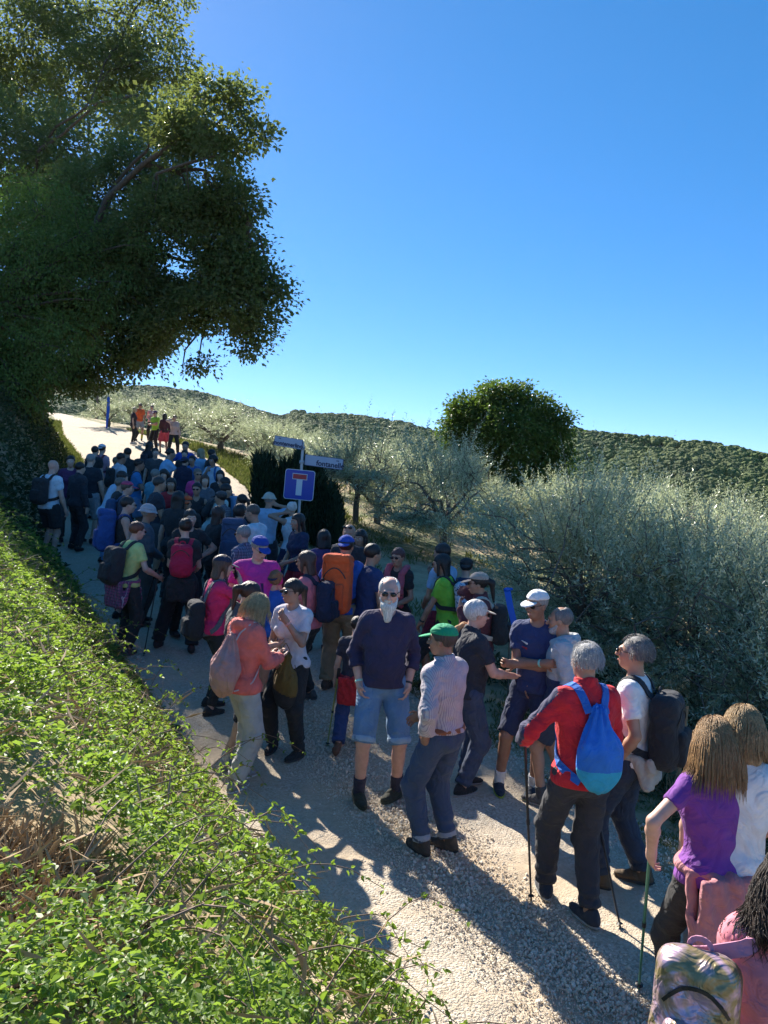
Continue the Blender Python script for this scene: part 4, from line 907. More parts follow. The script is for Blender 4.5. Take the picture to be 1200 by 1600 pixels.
    if hat:
        kind, c = hat[0], hat[1]; F = Field(); m = cloth_mat(c)
        if kind in ('cap', 'capback'):
            F.ell(H(0, -.018, .046), (.090, .110, .082), R, .01); F.disp = wrinkle(.0025, seed); F.plane(R @ np.array([0, .10, -1]), float((R @ np.array([0, .10, -1])) @ H(0, -.02, .052)))
            mk('cap_crown', F, h, m, root); F = Field(); F.cone(H(0, -.018, .126), H(0, -.018, .131), .009, .007, .004); mk('cap_button', F, min(h, .010), m, root)
            F = Field(); yv = .105 if kind == 'cap' else -.125; F.ell(H(0, yv, .036 if kind == 'cap' else .02), (.066, .082, .0085), R @ rotx(-.20 if kind == 'cap' else .35), .004); F.ell(H(0, -.018, .052), (.084, .104, .088), R, .004, True); mk('cap_visor', F, min(h, .0065), cloth_mat(hat[2]) if len(hat) > 2 else m, root)
        elif kind == 'bucket':
            F.ell(H(0, -.018, .045), (.098, .112, .095), R, .03); F.cone(H(0, -.018, .050), H(0, -.018, .012), .098, .150, .02, cap=True); F.plane(-R[:, 2], float(-R[:, 2] @ H(0, 0, .012))); F.disp = wrinkle(.003, seed); mk('sun_hat', F, h, m, root)
            F = Field(); F.cone(H(0, -.018, .066), H(0, -.018, .052), .109, .113, .002, cap=True); mk('hat_band', F, h, cloth_mat(tuple(v * .6 for v in c)), root)
def strand_hair(per, n, length, mat, curl=0., rt=.0034, keepface=.25, seed=1, m=9, out=.35):
    root, g, p = per; r = np.random.default_rng(seed); R = g.Rh; paths = []; up = R.T @ np.array([0, 0, 1.])
    while len(paths) < n:
        u = unit(r.normal(size=3))
        if u[2] < (-.15 if length > .06 else -.55) or (u[1] > keepface and u[2] < .62): continue
        q = np.array([u[0] * .088, -.022 + u[1] * .106, .036 + u[2] * .096]); pts = [q.copy()]; L = length * r.uniform(.8, 1.08); st = L / m; d = unit(np.array([u[0] * out, u[1] * out - .22, -.15])); ph = r.uniform(0, 6.28)
        for k in range(m):
            d = unit(d * .62 - up * .42 + np.array([0, -.03, 0])); q = q + d * st
            e = (q - [0, -.022, .036]) / np.array([.094, .112, .102]); le = np.linalg.norm(e)
            if le < 1: q = np.array([0, -.022, .036]) + e / le * 1.02 * np.array([.094, .112, .102])
            if q[1] > .02 and q[2] < .03 and abs(q[0]) < .070: q[0] = np.sign(q[0] + 1e-6) * .070
            c_ = q + curl * np.array([math.cos(ph + k * 1.9), math.sin(ph + k * 1.9), 0]) * min(1, k / 3); pts.append(c_)
        P_ = np.array([g.hc + R @ v for v in pts]); F = p['_F']; d_ = F.ev(P_.astype(f32), far=.15); G = unit(P_ - (g.up(0, 0, 1.3)) * np.array([1, 1, 0]) - np.array([0, 0, 1]) * P_[:, 2:3]); P_ = P_ + G * np.clip(.014 - d_, 0, .2)[:, None]
        paths.append((P_, rt * np.interp(np.linspace(0, 1, len(P_)), [0, .2, .8, 1], [.7, 1.2, 1, .25])))
    V, F = tube_np(paths, 3); return tag(mesh_np('hair_strands', V, F, mat, root), kind='stuff')
def ribbon(name, pts, nrm, wd, th, mat, parent):
    pts = np.asarray(pts, float); T = unit(np.gradient(pts, axis=0)); N = unit(np.asarray(nrm, float)); S = unit(np.cross(T, N)); N = unit(np.cross(S, T))
    ring = np.stack([pts + S * wd / 2, pts + S * wd / 2 + N * th, pts - S * wd / 2 + N * th, pts - S * wd / 2], 1); m = len(pts); V = ring.reshape(-1, 3)
    i = np.arange(m - 1)[:, None] * 4 + np.arange(4)[None]; j = np.arange(m - 1)[:, None] * 4 + (np.arange(4) + 1)[None] % 4
    F = np.stack([i, i + 4, j + 4, j], -1).reshape(-1, 4); F = np.concatenate([F, [[0, 1, 2, 3], [(m - 1) * 4 + 3, (m - 1) * 4 + 2, (m - 1) * 4 + 1, (m - 1) * 4]]]); return mesh_np(name, V, F, mat, parent, smooth=False)
def smooth_path(K, n=22):
    K = np.asarray(K, float); t = np.linspace(0, len(K) - 1, n); P = np.stack([np.interp(t, np.arange(len(K)), K[:, i]) for i in range(3)], 1)
    for _ in range(3): P[1:-1] = (P[:-2] + P[1:-1] * 2 + P[2:]) / 4
    return P
def shrink(P, F, off):
    P = P.astype(f32).copy()
    for _ in range(4):
        d = F.ev(P, far=.2); e = .006; G = np.stack([F.ev(P + np.eye(3, dtype=f32)[i] * e, far=.2) - d for i in range(3)], 1) / e; G = unit(G); d = np.where(d > .3, off, d); P = P + G * (off - d)[:, None] * .9
    return P, G
PROXY_GROUND = [None]
def make_person(px, py, ht, face, label, **p):
    t_ = time.time()
    """px,py: photo pixel of the top of the head; the feet go where the track is below it"""
    i = p.get('seed', int(px * 7 + py)); p['seed'] = i; dh = ht * p.get('hf', 1.0)
    if 'Y' in p: Y = p['Y']; q = at(px, py, Y); b = np.array([q[0], Y, float(terrain(q[0], Y))])
    else: b = hit(px, py, dh)
    if 'zoff' in p: b[2] += p['zoff']
    Y = b[1]; sc = ht / 1.75; ya = rad(face)
    gnd = lambda X_, Y_: max(float(terrain(X_, Y_)), -99) + (.02 if eL(Y_) < X_ < eR(Y_) else 0)
    root = empty('person', (b[0], b[1], b[2]), -ya); root.scale = (sc, sc, sc); tag(root, label, 'person', p.get('group'))
    # feet meet the slope
    lf = p.get('lf', ((-.13, .03), (.13, -.03))); gz = []
    for a in lf:
        wx = b[0] + sc * (a[0] * math.cos(ya) + a[1] * math.sin(ya)); wy = b[1] + sc * (-a[0] * math.sin(ya) + a[1] * math.cos(ya)); gz.append((gnd(wx, wy) - b[2]) / sc)
    p['gz'] = gz; p.setdefault('hz', 0); p['hz'] += min(0, min(gz)) * .8
    g = make_rig(p); hero = Y < 7.6; vb = p.get('vox') or (.0085 if hero else (.0135 if Y < 11.5 else .023)); vc = vb * (1.6 if hero else 1.3)
    see = abs(((face + p.get('head', (0, 0, 0))[0] * -1) + 180) % 360 - 180) > 50
    BF = body_field(g, p, vb); BV, BQ = BF.mesh(vb); head_parts(root, g, p, vb, see)
    wr = .0068 if hero else .008; spots = []
    # ---- trousers, shorts, leggings
    bt = p.get('bot', ('trousers', (.03, .03, .035))); kind, bc = bt[0], bt[1]; bm = bt[2] if len(bt) > 2 and not isinstance(bt[2], bpy.types.Material) else cloth_mat(bc)
    w = g.w; LF = Field(); L_end = {'trousers': 1.95, 'leggings': 1.93, 'shorts': .80, 'knee': 1.0, 'capri': 1.55, 'wide': 1.96, 'skirt': .9}.get(kind, 1.95); L_end = p.get('lend', L_end)
    a1, a2, a3 = {'trousers': (.094, .080, .060), 'leggings': (.090, .068, .046), 'shorts': (.100, .100, .1), 'knee': (.098, .080, .08), 'capri': (.093, .062, .058), 'wide': (.100, .086, .082), 'skirt': (.11, .12, .12)}[kind]; ws = w ** .8
    LF.ell(g.hp + [0, -.005, -.0], ((.160 + .010 * g.fem) * w, .124 * w, .125), None, .03); LF.ell(g.hp + [0, -.045, -.04], (.125 * w, .085 * w, .09), None, .03)
    add_legs(LF, g, a1 * ws, a2 * ws ** .7, a3, t1=L_end, cap=True); LF.cuts.append((np.array([0, 0, 1.]), g.hp[2] + .085))
    for q in (0, 1): spots.append((g.knee[q], .10, .006, 60, (0, .3, 1))); spots.append((g.ank[q] + [0, 0, .08], .09, .008 if kind in ('trousers', 'wide') else .002, 80, (0, .1, 1))); spots.append((g.hip[q] + [0, .05, -.03], .09, .005, 60, (.6, .2, 1)))
    LF.disp = wrinkle(wr * (.9 if kind != 'leggings' else .3), i, spots)
    nm = {'trousers': 'trousers', 'leggings': 'leggings', 'shorts': 'shorts', 'knee': 'shorts', 'capri': 'trousers', 'wide': 'trousers', 'skirt': 'skirt'}[kind]
    if p.get('cuff') is not None:
        for q in (0, 1):
            CF = Field()
            if L_end <= 1: e = g.hip[q] + (g.knee[q] - g.hip[q]) * L_end; s_ = g.hip[q] + (g.knee[q] - g.hip[q]) * (L_end - .11); CF.cone(s_, e, a2 * ws ** .7 + .010, a2 * ws ** .7 + .010, .01, cap=True)
            else: e = g.knee[q] + (g.ank[q] - g.knee[q]) * (L_end - 1); s_ = g.knee[q] + (g.ank[q] - g.knee[q]) * (L_end - 1.12); CF.cone(s_, e, a3 + .009, a3 + .010, .01, cap=True)
            mk('turn_up', CF, vc, cloth_mat(p['cuff']), root)
    mk(nm, LF, vc, bm, root)
    # ---- socks and shoes
    shc = p.get('shoes', (.02, .02, .022)); solec = p.get('sole', tuple(min(1, v + .03) for v in shc))
    for q in (0, 1):
        fy = g.fyaw[q]; d = np.array([math.sin(fy), math.cos(fy), 0]); A = g.ank[q]; z0 = A[2] - .085; Rf = rotz(-fy)
        if p.get('heel') and p['heel'][q]: Rf = Rf @ rotx(-rad(p['heel'][q]))
        S = Field(); W = lambda x, y, z: np.array([A[0], A[1], z0]) + Rf @ np.array([x, y, z])
        S.cone(W(0, -.035, .052), W(0, .055, .055), .040, .038, .02); S.ell(W(0, .05, .036), (.045, .138, .034), Rf, .02); S.cone(W(0, -.022, .06), W(0, -.018, .075 + p.get('boot', 0)), .042, .045 + p.get('boot', 0) * .1, .02); S.plane(-Rf[:, 2], float(-Rf[:, 2] @ W(0, 0, .018)))
        S.disp = wrinkle(.002, i + q); sh = mk('shoe', S, vc, cloth_mat(shc), root)
        S = Field(); S.ell(W(0, .048, .03), (.049, .145, .05), Rf, .005); S.plane(Rf[:, 2], float(Rf[:, 2] @ W(0, 0, .026))); S.plane(-Rf[:, 2], float(-Rf[:, 2] @ W(0, 0, 0))); mk('sole', S, vc, cloth_mat(solec), sh if sh else root)
        if p.get('socks'):
            S = Field(); e = A + (g.knee[q] - A) * p.get('sockh', .22); S.cone(A + [0, 0, -.02], e, .043, .045 + .02 * p.get('sockh', .22), .01, cap='end'); mk('sock', S, vb, cloth_mat(p['socks']), root)
    # ---- top
    tk = p.get('top', ('tee', (.1, .1, .1))); kind, tcol = tk[0], tk[1]; tm = tk[2] if len(tk) > 2 else cloth_mat(tcol); F = Field(); infl = {'tee': .014, 'fit': .008, 'tank': .009, 'long': .014, 'hoodie': .026, 'jacket': .022, 'shirt': .018, 'polo': .015, 'vest': .016}[kind]
    add_torso(F, g, infl, .05, p.get('belly', 0)); hem = p.get('hem', .90 if kind not in ('hoodie', 'shirt') else .90)
    F.ell(g.hp + [0, 0, -.03], ((.158 + .01 * g.fem) * w + infl, .118 * w + infl, .12), None, .05)
    sl = p.get('sleeve', {'tee': .62, 'fit': .55, 'tank': 0, 'vest': 0, 'polo': .66}.get(kind, 1.97)); ms = w ** .7 * (1 - .08 * g.fem)
    sa = (.058 if kind in ('tee', 'polo', 'shirt') else .056) + (infl - .012) * .6
    for q in (0, 1):
        if sl <= 0: continue
        if sl <= 1: e = g.sh[q] + (g.elb[q] - g.sh[q]) * sl; F.cone(g.sh[q], e, sa * ms, (sa - .004) * ms, .03, cap='end')
        else:
            F.cone(g.sh[q], g.elb[q], sa * ms, (sa - .008) * ms, .03); e = g.elb[q] + (g.wr[q] - g.elb[q]) * (sl - 1); F.cone(g.elb[q], e, (sa - .008) * ms, .036 * ms + .010 + infl * .3 if sl > 1.8 else .050 * ms + infl * .3, .02, cap='end'); spots.append((g.elb[q], .09, .007, 75, unit(g.wr[q] - g.sh[q])))
            if kind in ('hoodie', 'jacket') : F.cone(e - unit(g.wr[q] - g.elb[q]) * .03, e, .036, .036, .01, cap=True)
        spots.append((g.sh[q] + [0, .03, -.08], .09, .006, 70, (.9, .1, .5)))
    F.ell(g.up(0, .035, 1.495), (.062, .072, .048 if kind != 'tank' else .09), g.Ru, .008, True)
    if kind == 'tank': 
        for s in (-1, 1): F.ell(g.up(s * .195, 0, 1.42), (.055, .10, .09), g.Ru, .01, True)
    if p.get('vneck'): F.cone(g.up(0, .12, 1.46), g.up(0, .16, 1.38), .045, .01, .01, sub=True)
    if kind in ('shirt', 'polo', 'jacket'):
        F.cone(g.up(0, -.012, 1.455), g.up(0, .004, 1.520 if kind != 'jacket' else 1.535), .076, .069, .012, cap='end'); F.cone(g.up(0, .0, 1.47), g.up(0, .012, 1.56), .056, .060, .004, sub=True)
    if kind == 'hoodie':
        F.ell(g.up(0, -.085, 1.475), (.105, .062, .060), g.Ru @ rotx(.3), .02); F.ell(g.up(0, -.075, 1.535), (.060, .042, .035), g.Ru, .015, True)
        for s in (-1, 1): F.cone(g.up(s * .085, -.04, 1.485), g.up(s * .045, .085, 1.445), .030, .022, .02)
    spots.append((g.up(0, 0, 1.02), .14, .007 * (1 if kind != 'fit' else .4), 55, (.2, .1, 1)))
    if kind in ('hoodie', 'jacket'): F.cuts.append((np.array([0, 0, -1.]), -(g.hp[2] - .06)))
    else: F.cuts.append((np.array([0, 0, -1.]), -(g.hp[2] - .94 + hem)))
    F.disp = wrinkle(wr * (1.15 if kind in ('hoodie', 'jacket', 'shirt') else .9), i + 3, spots)
    nm = {'tee': 't_shirt', 'fit': 't_shirt', 'tank': 'sleeveless_top', 'long': 'long_sleeved_top', 'hoodie': 'hooded_sweatshirt', 'jacket': 'jacket', 'shirt': 'shirt', 'polo': 'polo_shirt', 'vest': 'vest'}[kind]
    topo = mk(nm, F, vc, tm, root, mi=p.get('topmi')(g) if p.get('topmi') else None)
    p['_F'] = F
    B32 = BV.astype(f32); cov = (F.ev(B32, far=.12) < -.004) | (LF.ev(B32, far=.12) < -.004) | ((B32[:, 2] < g.ank[0][2] - .02) & (B32[:, 2] < g.ank[1][2] - .02))
    NVt, NF = cluster(BV, BQ, cov, vb * 3.6); mesh_np('body', NVt, NF, skin_mat(p.get('skin', 'light')), root)
    if p.get('tied'):                                  # a jacket or shirt knotted round the waist
        c = p['tied'][0]; tmat = p['tied'][1] if len(p['tied']) > 1 else cloth_mat(c); T = Field(); drop = p.get('tdrop', .36)
        T.ell(g.hp + [0, 0, .035], (.188 * w, .150 * w, .040), None, .02); T.box(g.hp + [0, -.155 * w, -drop / 2 + .02], (.165 * w, .022, drop / 2 + .03), .02, rotx(.05), .03)
        for s in (-1, 1): T.cone(g.hp + [s * .165 * w, -.07, .0], g.hp + [s * .14 * w, -.13, -drop * .8], .022, .030, .03); T.cone(g.hp + [s * .04, .15 * w, .03], g.hp + [s * .07, .17, -.22], .020, .026, .02)
        T.disp = wrinkle(.008, i + 9, [(g.hp + [0, -.15, -.05], .2, .008, 60, (1, 0, .5))]); mk('tied_jacket', T, vc, tmat, root)
    if p.get('belt'): 
        T = Field(); T.ell(g.hp + [0, 0, .03], (.158 * w, .122 * w, .12), None, .02); T.cuts += [(np.array([0, 0, 1.]), g.hp[2] + .075), (np.array([0, 0, -1.]), -(g.hp[2] + .032))]; T.p[0] = ('e', T.p[0][1], T.p[0][2], (g.hp + [0, 0, .01], np.array([.176 * w, .142 * w, .16]), None), .02, False); mk('belt', T, vc, cloth_mat(p['belt'], 'shiny'), root)
    if p.get('watch') is not None:
        for q, c in p['watch']:
            T = Field(); d = unit(g.wr[q] - g.elb[q]); T.cone(g.wr[q] - d * .035, g.wr[q] - d * .012, .034, .032, .004, cap=True); mk('wristband', T, min(vb, .009), cloth_mat(c, 'shiny'), root)
    if time.time() - t_ > .9: print('slow', label[:30], round(time.time() - t_, 2))
    if p.get('dbg'): print('%-28s Y=%.1f X=%.1f top %s feet %s' % (label[:28], Y, b[0], (px, py), proj(b)))
    return root, g, p
def wpt(root, v):
    a = -root.rotation_euler[2]; s = root.scale[0]; x, y, z = [float(q) for q in v]
    return np.array([root.location[0] + s * (x * math.cos(a) + y * math.sin(a)), root.location[1] + s * (-x * math.sin(a) + y * math.cos(a)), root.location[2] + s * z])
def new_at(name, root, label, cat, group=None):
    o = empty(name, tuple(root.location), root.rotation_euler[2]); o.scale = root.scale; return tag(o, label, cat, group)
def backpack(per, c, label, kind='pack', c2=None, size=1.0, mat=None, mat2=None, straps=True, sc_=None, low=0, group=None, offx=0):
    root, g, p = per; Y = root.location[1]; h = .010 if Y < 7.6 else (.014 if Y < 11.5 else .022); nm = {'pack': 'backpack', 'draw': 'drawstring_bag', 'big': 'backpack', 'sporty': 'backpack'}[kind]; o = new_at(nm, root, label, 'backpack' if kind != 'draw' else 'drawstring bag', group)
    m = mat or cloth_mat(c); m2 = mat2 or cloth_mat(c2 or tuple(v * .7 for v in c)); ms = cloth_mat(sc_ or c2 or c); w = g.w; R = g.Ru; U = g.up; F = Field(); sz = size; yb = -.115 * w - .014
    if kind in ('pack', 'big', 'sporty'):
        dp = {'pack': .085, 'big': .12, 'sporty': .06}[kind] * sz; hh = {'pack': .225, 'big': .30, 'sporty': .20}[kind] * sz; ww = {'pack': .145, 'big': .155, 'sporty': .13}[kind] * sz; zc = {'pack': 1.20, 'big': 1.23, 'sporty': 1.22}[kind] + low; c0 = lambda x, y, z: U(x + offx, yb - dp + y, zc + z)
        F.box(c0(0, 0, 0), (ww, dp, hh), .07 * sz, R, .03); F.ell(c0(0, -.02, -hh * .4), (ww * 1.02, dp * 1.25, hh * .6), R, .04); F.disp = wrinkle(.005, p['seed'] + 5); mk('bag', F, h, m, o)
        if kind != 'sporty': F2 = Field(); F2.box(c0(0, -dp - .012, -hh * .38), (ww * .72, .035, hh * .45), .03, R, .02); F2.disp = wrinkle(.004, p['seed'] + 6); mk('front_pocket', F2, h, m2, o)
        if kind == 'big': F2 = Field(); F2.box(c0(0, -.01, hh * .92), (ww * .95, dp * 1.05, .055), .05, R, .02); F2.disp = wrinkle(.005, p['seed'] + 7); mk('top_lid', F2, h, m, o)
        # zip line arched over the front and a carry loop
        a = np.linspace(-1, 1, 15); zp = np.array([c0(ww * .80 * t, -dp * 1.02 - .006 - .05 * 0, hh * (.62 - .35 * t * t)) for t in a]); zp, G = shrink(zp, F, .0015); ribbon('zip', zp, G, .012, .004, BLACKP, o)
        lp = np.array([c0(.035 * math.cos(t), dp * .5, hh + .03 * math.sin(t)) for t in np.linspace(0, math.pi, 9)]); ribbon('carry_loop', lp, np.tile(R[:, 1], (9, 1)), .018, .006, ms, o)
        topz = zc + hh * .8; botz = zc - hh * .7; bx = ww * .55
    else:
        hh = .24 * sz; zc = 1.14 + low; c0 = lambda x, y, z: U(x + offx, yb - .05 + y, zc + z)
        F.ell(c0(0, -.03, -.07), (.150 * sz, .085 * sz, .185 * sz), R, .05); F.cone(c0(0, 0, 0), c0(0, .02, hh * .95), .12 * sz, .040, .05)
        ph = p['seed']; ctr = c0(0, 0, 0)
        def dsp(P):
            q = (P - ctr.astype(f32)) @ R.astype(f32); a_ = np.arctan2(q[:, 0], -q[:, 1] + .02); amp = .004 + .010 * np.clip((q[:, 2] + .05) / .25, 0, 1); return amp * np.sin(a_ * 9 + 1.2 * np.sin(q[:, 2] * 14 + ph)) + .003 * np.sin(q[:, 2] * 30 + a_ * 3)
        F.disp = dsp; F.box(c0(0, .115, -.05), (.3, .055, .4), .01, R, .01, True)
        mk('bag', F, h, [m, m2] if mat2 or c2 else m, o, mi=(lambda C: (((C - ctr) @ R)[:, 2] < -.10).astype(int)) if (mat2 or c2) else None); topz = zc + hh * .9; botz = zc - .20; bx = .10
    if straps:
        wd = .050 if kind != 'draw' else p.get('cord', .014)
        for s in ((-1, 1) if straps is True else (straps,)):
            x0 = .055 + .02 * (kind != 'draw'); K = [U(s * bx * .55 + offx, yb - .02, topz), U(s * x0 * 1.25, yb + .015, 1.42), U(s * .095, -.02, 1.50), U(s * .105, .10, 1.42), U(s * .115, .135, 1.28), U(s * .150, .075, 1.13), U(s * .165, -.03, botz + .04), U(s * bx + offx, yb - .03, botz)]
            P = smooth_path(K, 26); Q, G = shrink(P[2:-3], p['_F'], .004); P2 = P.copy(); P2[2:-3] = Q; P2[2:-3] = (P2[1:-4] + P2[2:-3] * 2 + P2[3:-2]) / 4; N = np.zeros_like(P); N[2:-3] = G; N[:2] = G[0]; N[-3:] = G[-1]
            ribbon('strap', P2, N, wd, .010 if kind != 'draw' else .008, ms, o)
    return o
def pole(a, b, label, grip=(.02, .02, .02), shaft=(.02, .02, .022), group='trekking poles held by the walkers'):
    """trekking pole from tip a to grip top b (world)"""
    a = np.asarray(a, float); b = np.asarray(b, float); d = b - a; L = np.linalg.norm(d); u = d / L; o = empty('trekking_pole', tuple(a)); tag(o, label, 'trekking pole', group)
    def tb(name, t0, t1, r0, r1, mat): V, F = tube_np([(np.array([u * L * t for t in np.linspace(t0, t1, 4)]), np.linspace(r0, r1, 4))], 8); mesh_np(name, V, F, mat, o)
    tb('tip', 0, .03, .003, .006, simple('pole_tip', (.35, .35, .36), .3, Metallic=.8)); tb('basket', .045, .055, .022, .010, BLACKP); tb('shaft', .02, .45, .0065, .0075, simple('pole_shaft_%d' % int(sum(shaft) * 999), shaft, .3)); tb('lock', .44, .47, .011, .011, BLACKP)
    tb('upper_shaft', .45, .90, .0085, .0085, simple('pole_shaft_%d' % int(sum(shaft) * 999), shaft, .3)); tb('grip', .88, 1.0, .014, .017, simple('pole_grip_%d' % int(sum(grip) * 999), grip, .7)); return o
def phone(per, hand, label, c=(.02, .02, .025)):
    root, g, p = per; o = None; d = unit(g.wr[hand] - g.elb[hand]); n = g.pn[hand]; n = unit(n - d * (n @ d)); c0 = g.wr[hand] + d * .095 + n * .028; Rm = np.stack([np.cross(d, n), d, n], 1)
    F = Field(); F.box(c0, (.037, .075, .0055), .005, Rm, .002); V, Q = F.mesh(.006); e = new_at('phone', root, label, 'phone'); mesh_np('case', V, Q, BLACKP if c[0] < .1 else simple('phone_case', c, .4), e)
    a = [c0 + Rm @ np.array([x * .033, y * .070, .0062]) for x, y in ((-1, -1), (1, -1), (1, 1), (-1, 1))]; mesh_np('screen', np.array(a), np.array([[0, 1, 2, 3]]), simple('phone_screen', (.02, .025, .035), .08), e); return e
# ================================================================== the walkers
PEOPLE = []
def P(px, py, ht, face, label, **k):
    r = make_person(px, py, ht, face, label, **k); PEOPLE.append((px, py, r)); return r
WH, BK, NV, DG, GY = (.78, .78, .78), (.024, .024, .026), (.022, .034, .095), (.07, .07, .075), (.27, .27, .27)
DK, BR, BL, GH, WHH = (.018, .012, .010), (.075, .035, .018), (.36, .22, .10), (.26, .25, .24), (.62, .60, .57)
JEAN, JEANL, KH, SKY = (.035, .065, .13), (.13, .24, .40), (.26, .20, .12), (.25, .48, .75)
ply = lambda y=0, p=5, r=0: (y, p, r)
def heroes():
    # ---- nearest, lower right corner
    r = P(1246, 1340, 1.60, 24, 'woman with long dark curls and a pink hooded top in the bottom right corner', fem=1, top=('hoodie', (.62, .20, .25)), bot=('leggings', BK), hair='long', hl=.20, hc=(.022, .015, .012), L=((.20, .06, .90), (.5, -1, 0), (-1, 0, 0)), R='front', w=1.0, vox=.0075, head=ply(-20, 10))
    strand_hair(r, 1500, .30, hair_mat((.030, .018, .013)), curl=.012, rt=.0016, keepface=.5, seed=3)
    backpack(r, (.5, .3, .5), 'shiny pinkish iridescent backpack at the bottom right corner', 'pack', mat=cloth_mat((.5, .3, .4), 'iridescent'), mat2=cloth_mat((.5, .3, .4), 'iridescent'), low=.0, size=.92, sc_=(.45, .2, .3), offx=-.28, straps=-1)
    r = P(1128, 1131, 1.60, -14, 'woman in a purple t-shirt with straight blond hair, seen from behind at the right edge', fem=1, w=1.03, top=('tee', (.18, .04, .29)), sleeve=.52, bot=('leggings', BK), hair='long', hl=.20, hc=(.30, .175, .075), tied=((.42, .17, .19),), tdrop=.50, L=((.30, .08, 1.02), (1, -.4, 0), (-1, 0, 0)), R=((.24, .05, 1.0), (1.2, -.4, 0), (-1, 0, 0)), head=ply(-12, 6))
    strand_hair(r, 1500, .31, hair_mat((.36, .21, .09)), curl=.0015, rt=.0013, m=7, seed=5)
    g = r[1]; hnd = wpt(r[0], g.wr[0]); pole(hit(998, 1549), hnd + [0, .02, .07], 'green trekking pole held by the woman in purple', shaft=(.06, .20, .13))
    r = P(1164, 1112, 1.66, 25, 'person with short blond hair and a white t-shirt beside the woman in purple', fem=.5, top=('tee', WH), bot=('trousers', GY), hair='bob', hc=(.34, .22, .11), R='relaxed', L='relaxed')
    strand_hair(r, 1000, .18, hair_mat((.40, .26, .12)), curl=.002, rt=.0013, m=6, seed=6)
    # ---- red jacket
    def red(g):
        def f(C):
            out = np.zeros(len(C), int)
            for a, b in ((g.sh[0], g.elb[0]), (g.elb[0], g.wr[0])):
                t = np.clip((C - a) @ (b - a) / ((b - a) @ (b - a)), 0, 1); q = C - (a + t[:, None] * (b - a)); out |= ((np.linalg.norm(q, axis=1) < .085) & (q[:, 0] - .5 * q[:, 1] < -.030)).astype(int)
            return out
        return f
    r = P(924, 1009, 1.72, -14, 'grey-haired man in a red tracksuit jacket carrying a bright blue bag', top=('jacket', (.60, .014, .028), [cloth_mat((.60, .014, .028)), cloth_mat((.035, .035, .09))]), topmi=red, bot=('trousers', (.035, .036, .045)), hair='crop', hc=(.40, .40, .41), skin='tan',
          L=((.27, .27, 1.08), (1, -.6, -.4), (-1, 0, 0)), R=((.13, .24, 1.0), (1.1, -.7, -.2), (-1, 0, 0)), lf=((-.08, .22), (.06, -.12)), shoes=(.03, .035, .05), sole=(.32, .32, .31), w=1.06, cord=.05, head=ply(4, 3))
    strand_hair(r, 1100, .034, hair_mat((.46, .46, .47)), rt=.0010, m=2, seed=11, out=.7, keepface=.3)
    backpack(r, (.015, .17, .62), 'bright blue two-tone sack bag on the red jacket', 'draw', c2=(.02, .38, .62), sc_=(.02, .14, .50), size=1.0)
    g = r[1]; pole(hit(830, 1415), wpt(r[0], g.wr[0]) + [0, .03, .08], 'black trekking pole in the left hand of the man in red', grip=(.02, .2, .5)); pole(hit(971, 1460), wpt(r[0], g.wr[1]) + [0, .0, .06], 'black trekking pole planted to the right of the man in red')
    # ---- white t-shirt, right
    r = P(1002, 997, 1.71, -58, 'grey-haired man in a white t-shirt with a big black rucksack at the track edge', top=('tee', WH), bot=('trousers', (.022, .035, .065)), hair='crop', hc=GH, glasses=True, skin='tan', tied=((.40, .38, .35),), tdrop=.16, shoes=(.10, .065, .035), sole=(.05, .045, .04), boot=.02, L='pocket', R='front', head=ply(0, -4), cuff=(.02, .03, .05), lf=((-.12, .12), (.12, -.10)))
    strand_hair(r, 1100, .036, hair_mat((.20, .19, .185)), rt=.0010, m=2, seed=12, out=.7, keepface=.3)
    backpack(r, (.018, .020, .026), 'black rucksack on the man in the white t-shirt', 'pack', size=1.1, low=-.05)
    # ---- group at the verge
    def two(g): return lambda C: (((C - g.hp) @ g.Ru)[:, 2] < .20).astype(int)
    r = P(888, 950, 1.67, -72, 'bearded balding man in a pale grey and navy jacket with its hood down', top=('hoodie', (.42, .45, .48), [cloth_mat((.42, .45, .48)), cloth_mat((.02, .04, .11))]), topmi=two, bot=('shorts', (.03, .04, .07)), hair='fringe', hc=(.16, .15, .15), beard=('short', (.42, .41, .40)), skin='tan', L='pocket', R='front', socks=DG, shoes=(.10, .10, .10), sole=(.25, .24, .23), lf=((-.12, .1), (.12, -.1)))
    r = P(844, 932, 1.78, 202, 'man in navy with a white cap and folded arms at the grassy verge', top=('tee', (.022, .040, .13)), bot=('knee', (.018, .030, .085)), lend=.92, hat=('cap', (.72, .72, .72)), hair='crop', hc=GH, glasses=True, skin='deep', L='cross_under', R='cross_top', socks=(.75, .75, .75), sockh=.26, shoes=(.02, .035, .06), sole=(.35, .45, .05), watch=[(1, (.25, .6, .5))], lf=((-.06, .02), (.22, .08)), head=ply(-24, 6), fyaw=(10, -20), hf=.97)
    g = r[1]
    for n_, a, b, cc in (('chest_mark', (.052, .135, 1.325), (.100, .125, 1.345), (.7, .7, .7)), ('chest_badge', (.055, .135, 1.285), (.095, .125, 1.295), (.35, .02, .03))):
        F_ = Field(); F_.cone(g.up(*a), g.up(*b), .009, .004, .002); F_.disp = None; mk(n_, F_, .006, cloth_mat(cc), r[0])
    r = P(737, 940, 1.65, 68, 'white-haired man in a beige cap and dark polo holding out his open hand', top=('polo', (.022, .026, .040)), bot=('trousers', (.045, .065, .12), cloth_mat((.045, .065, .12), 'denim', (.10, .13, .2))), hat=('cap', (.52, .46, .38)), hair='mop', hc=WHH, glasses=True, skin='pink', R=((.16, .36, 1.12), (.7, -.5, -1), (-.2, 0, .9)), L='relaxed', curl=.25, w=1.12, belly=.6, shoes=(.02, .02, .022), sole=(.3, .3, .3), head=ply(-6, 4), lf=((-.1, .1), (.12, -.04)))
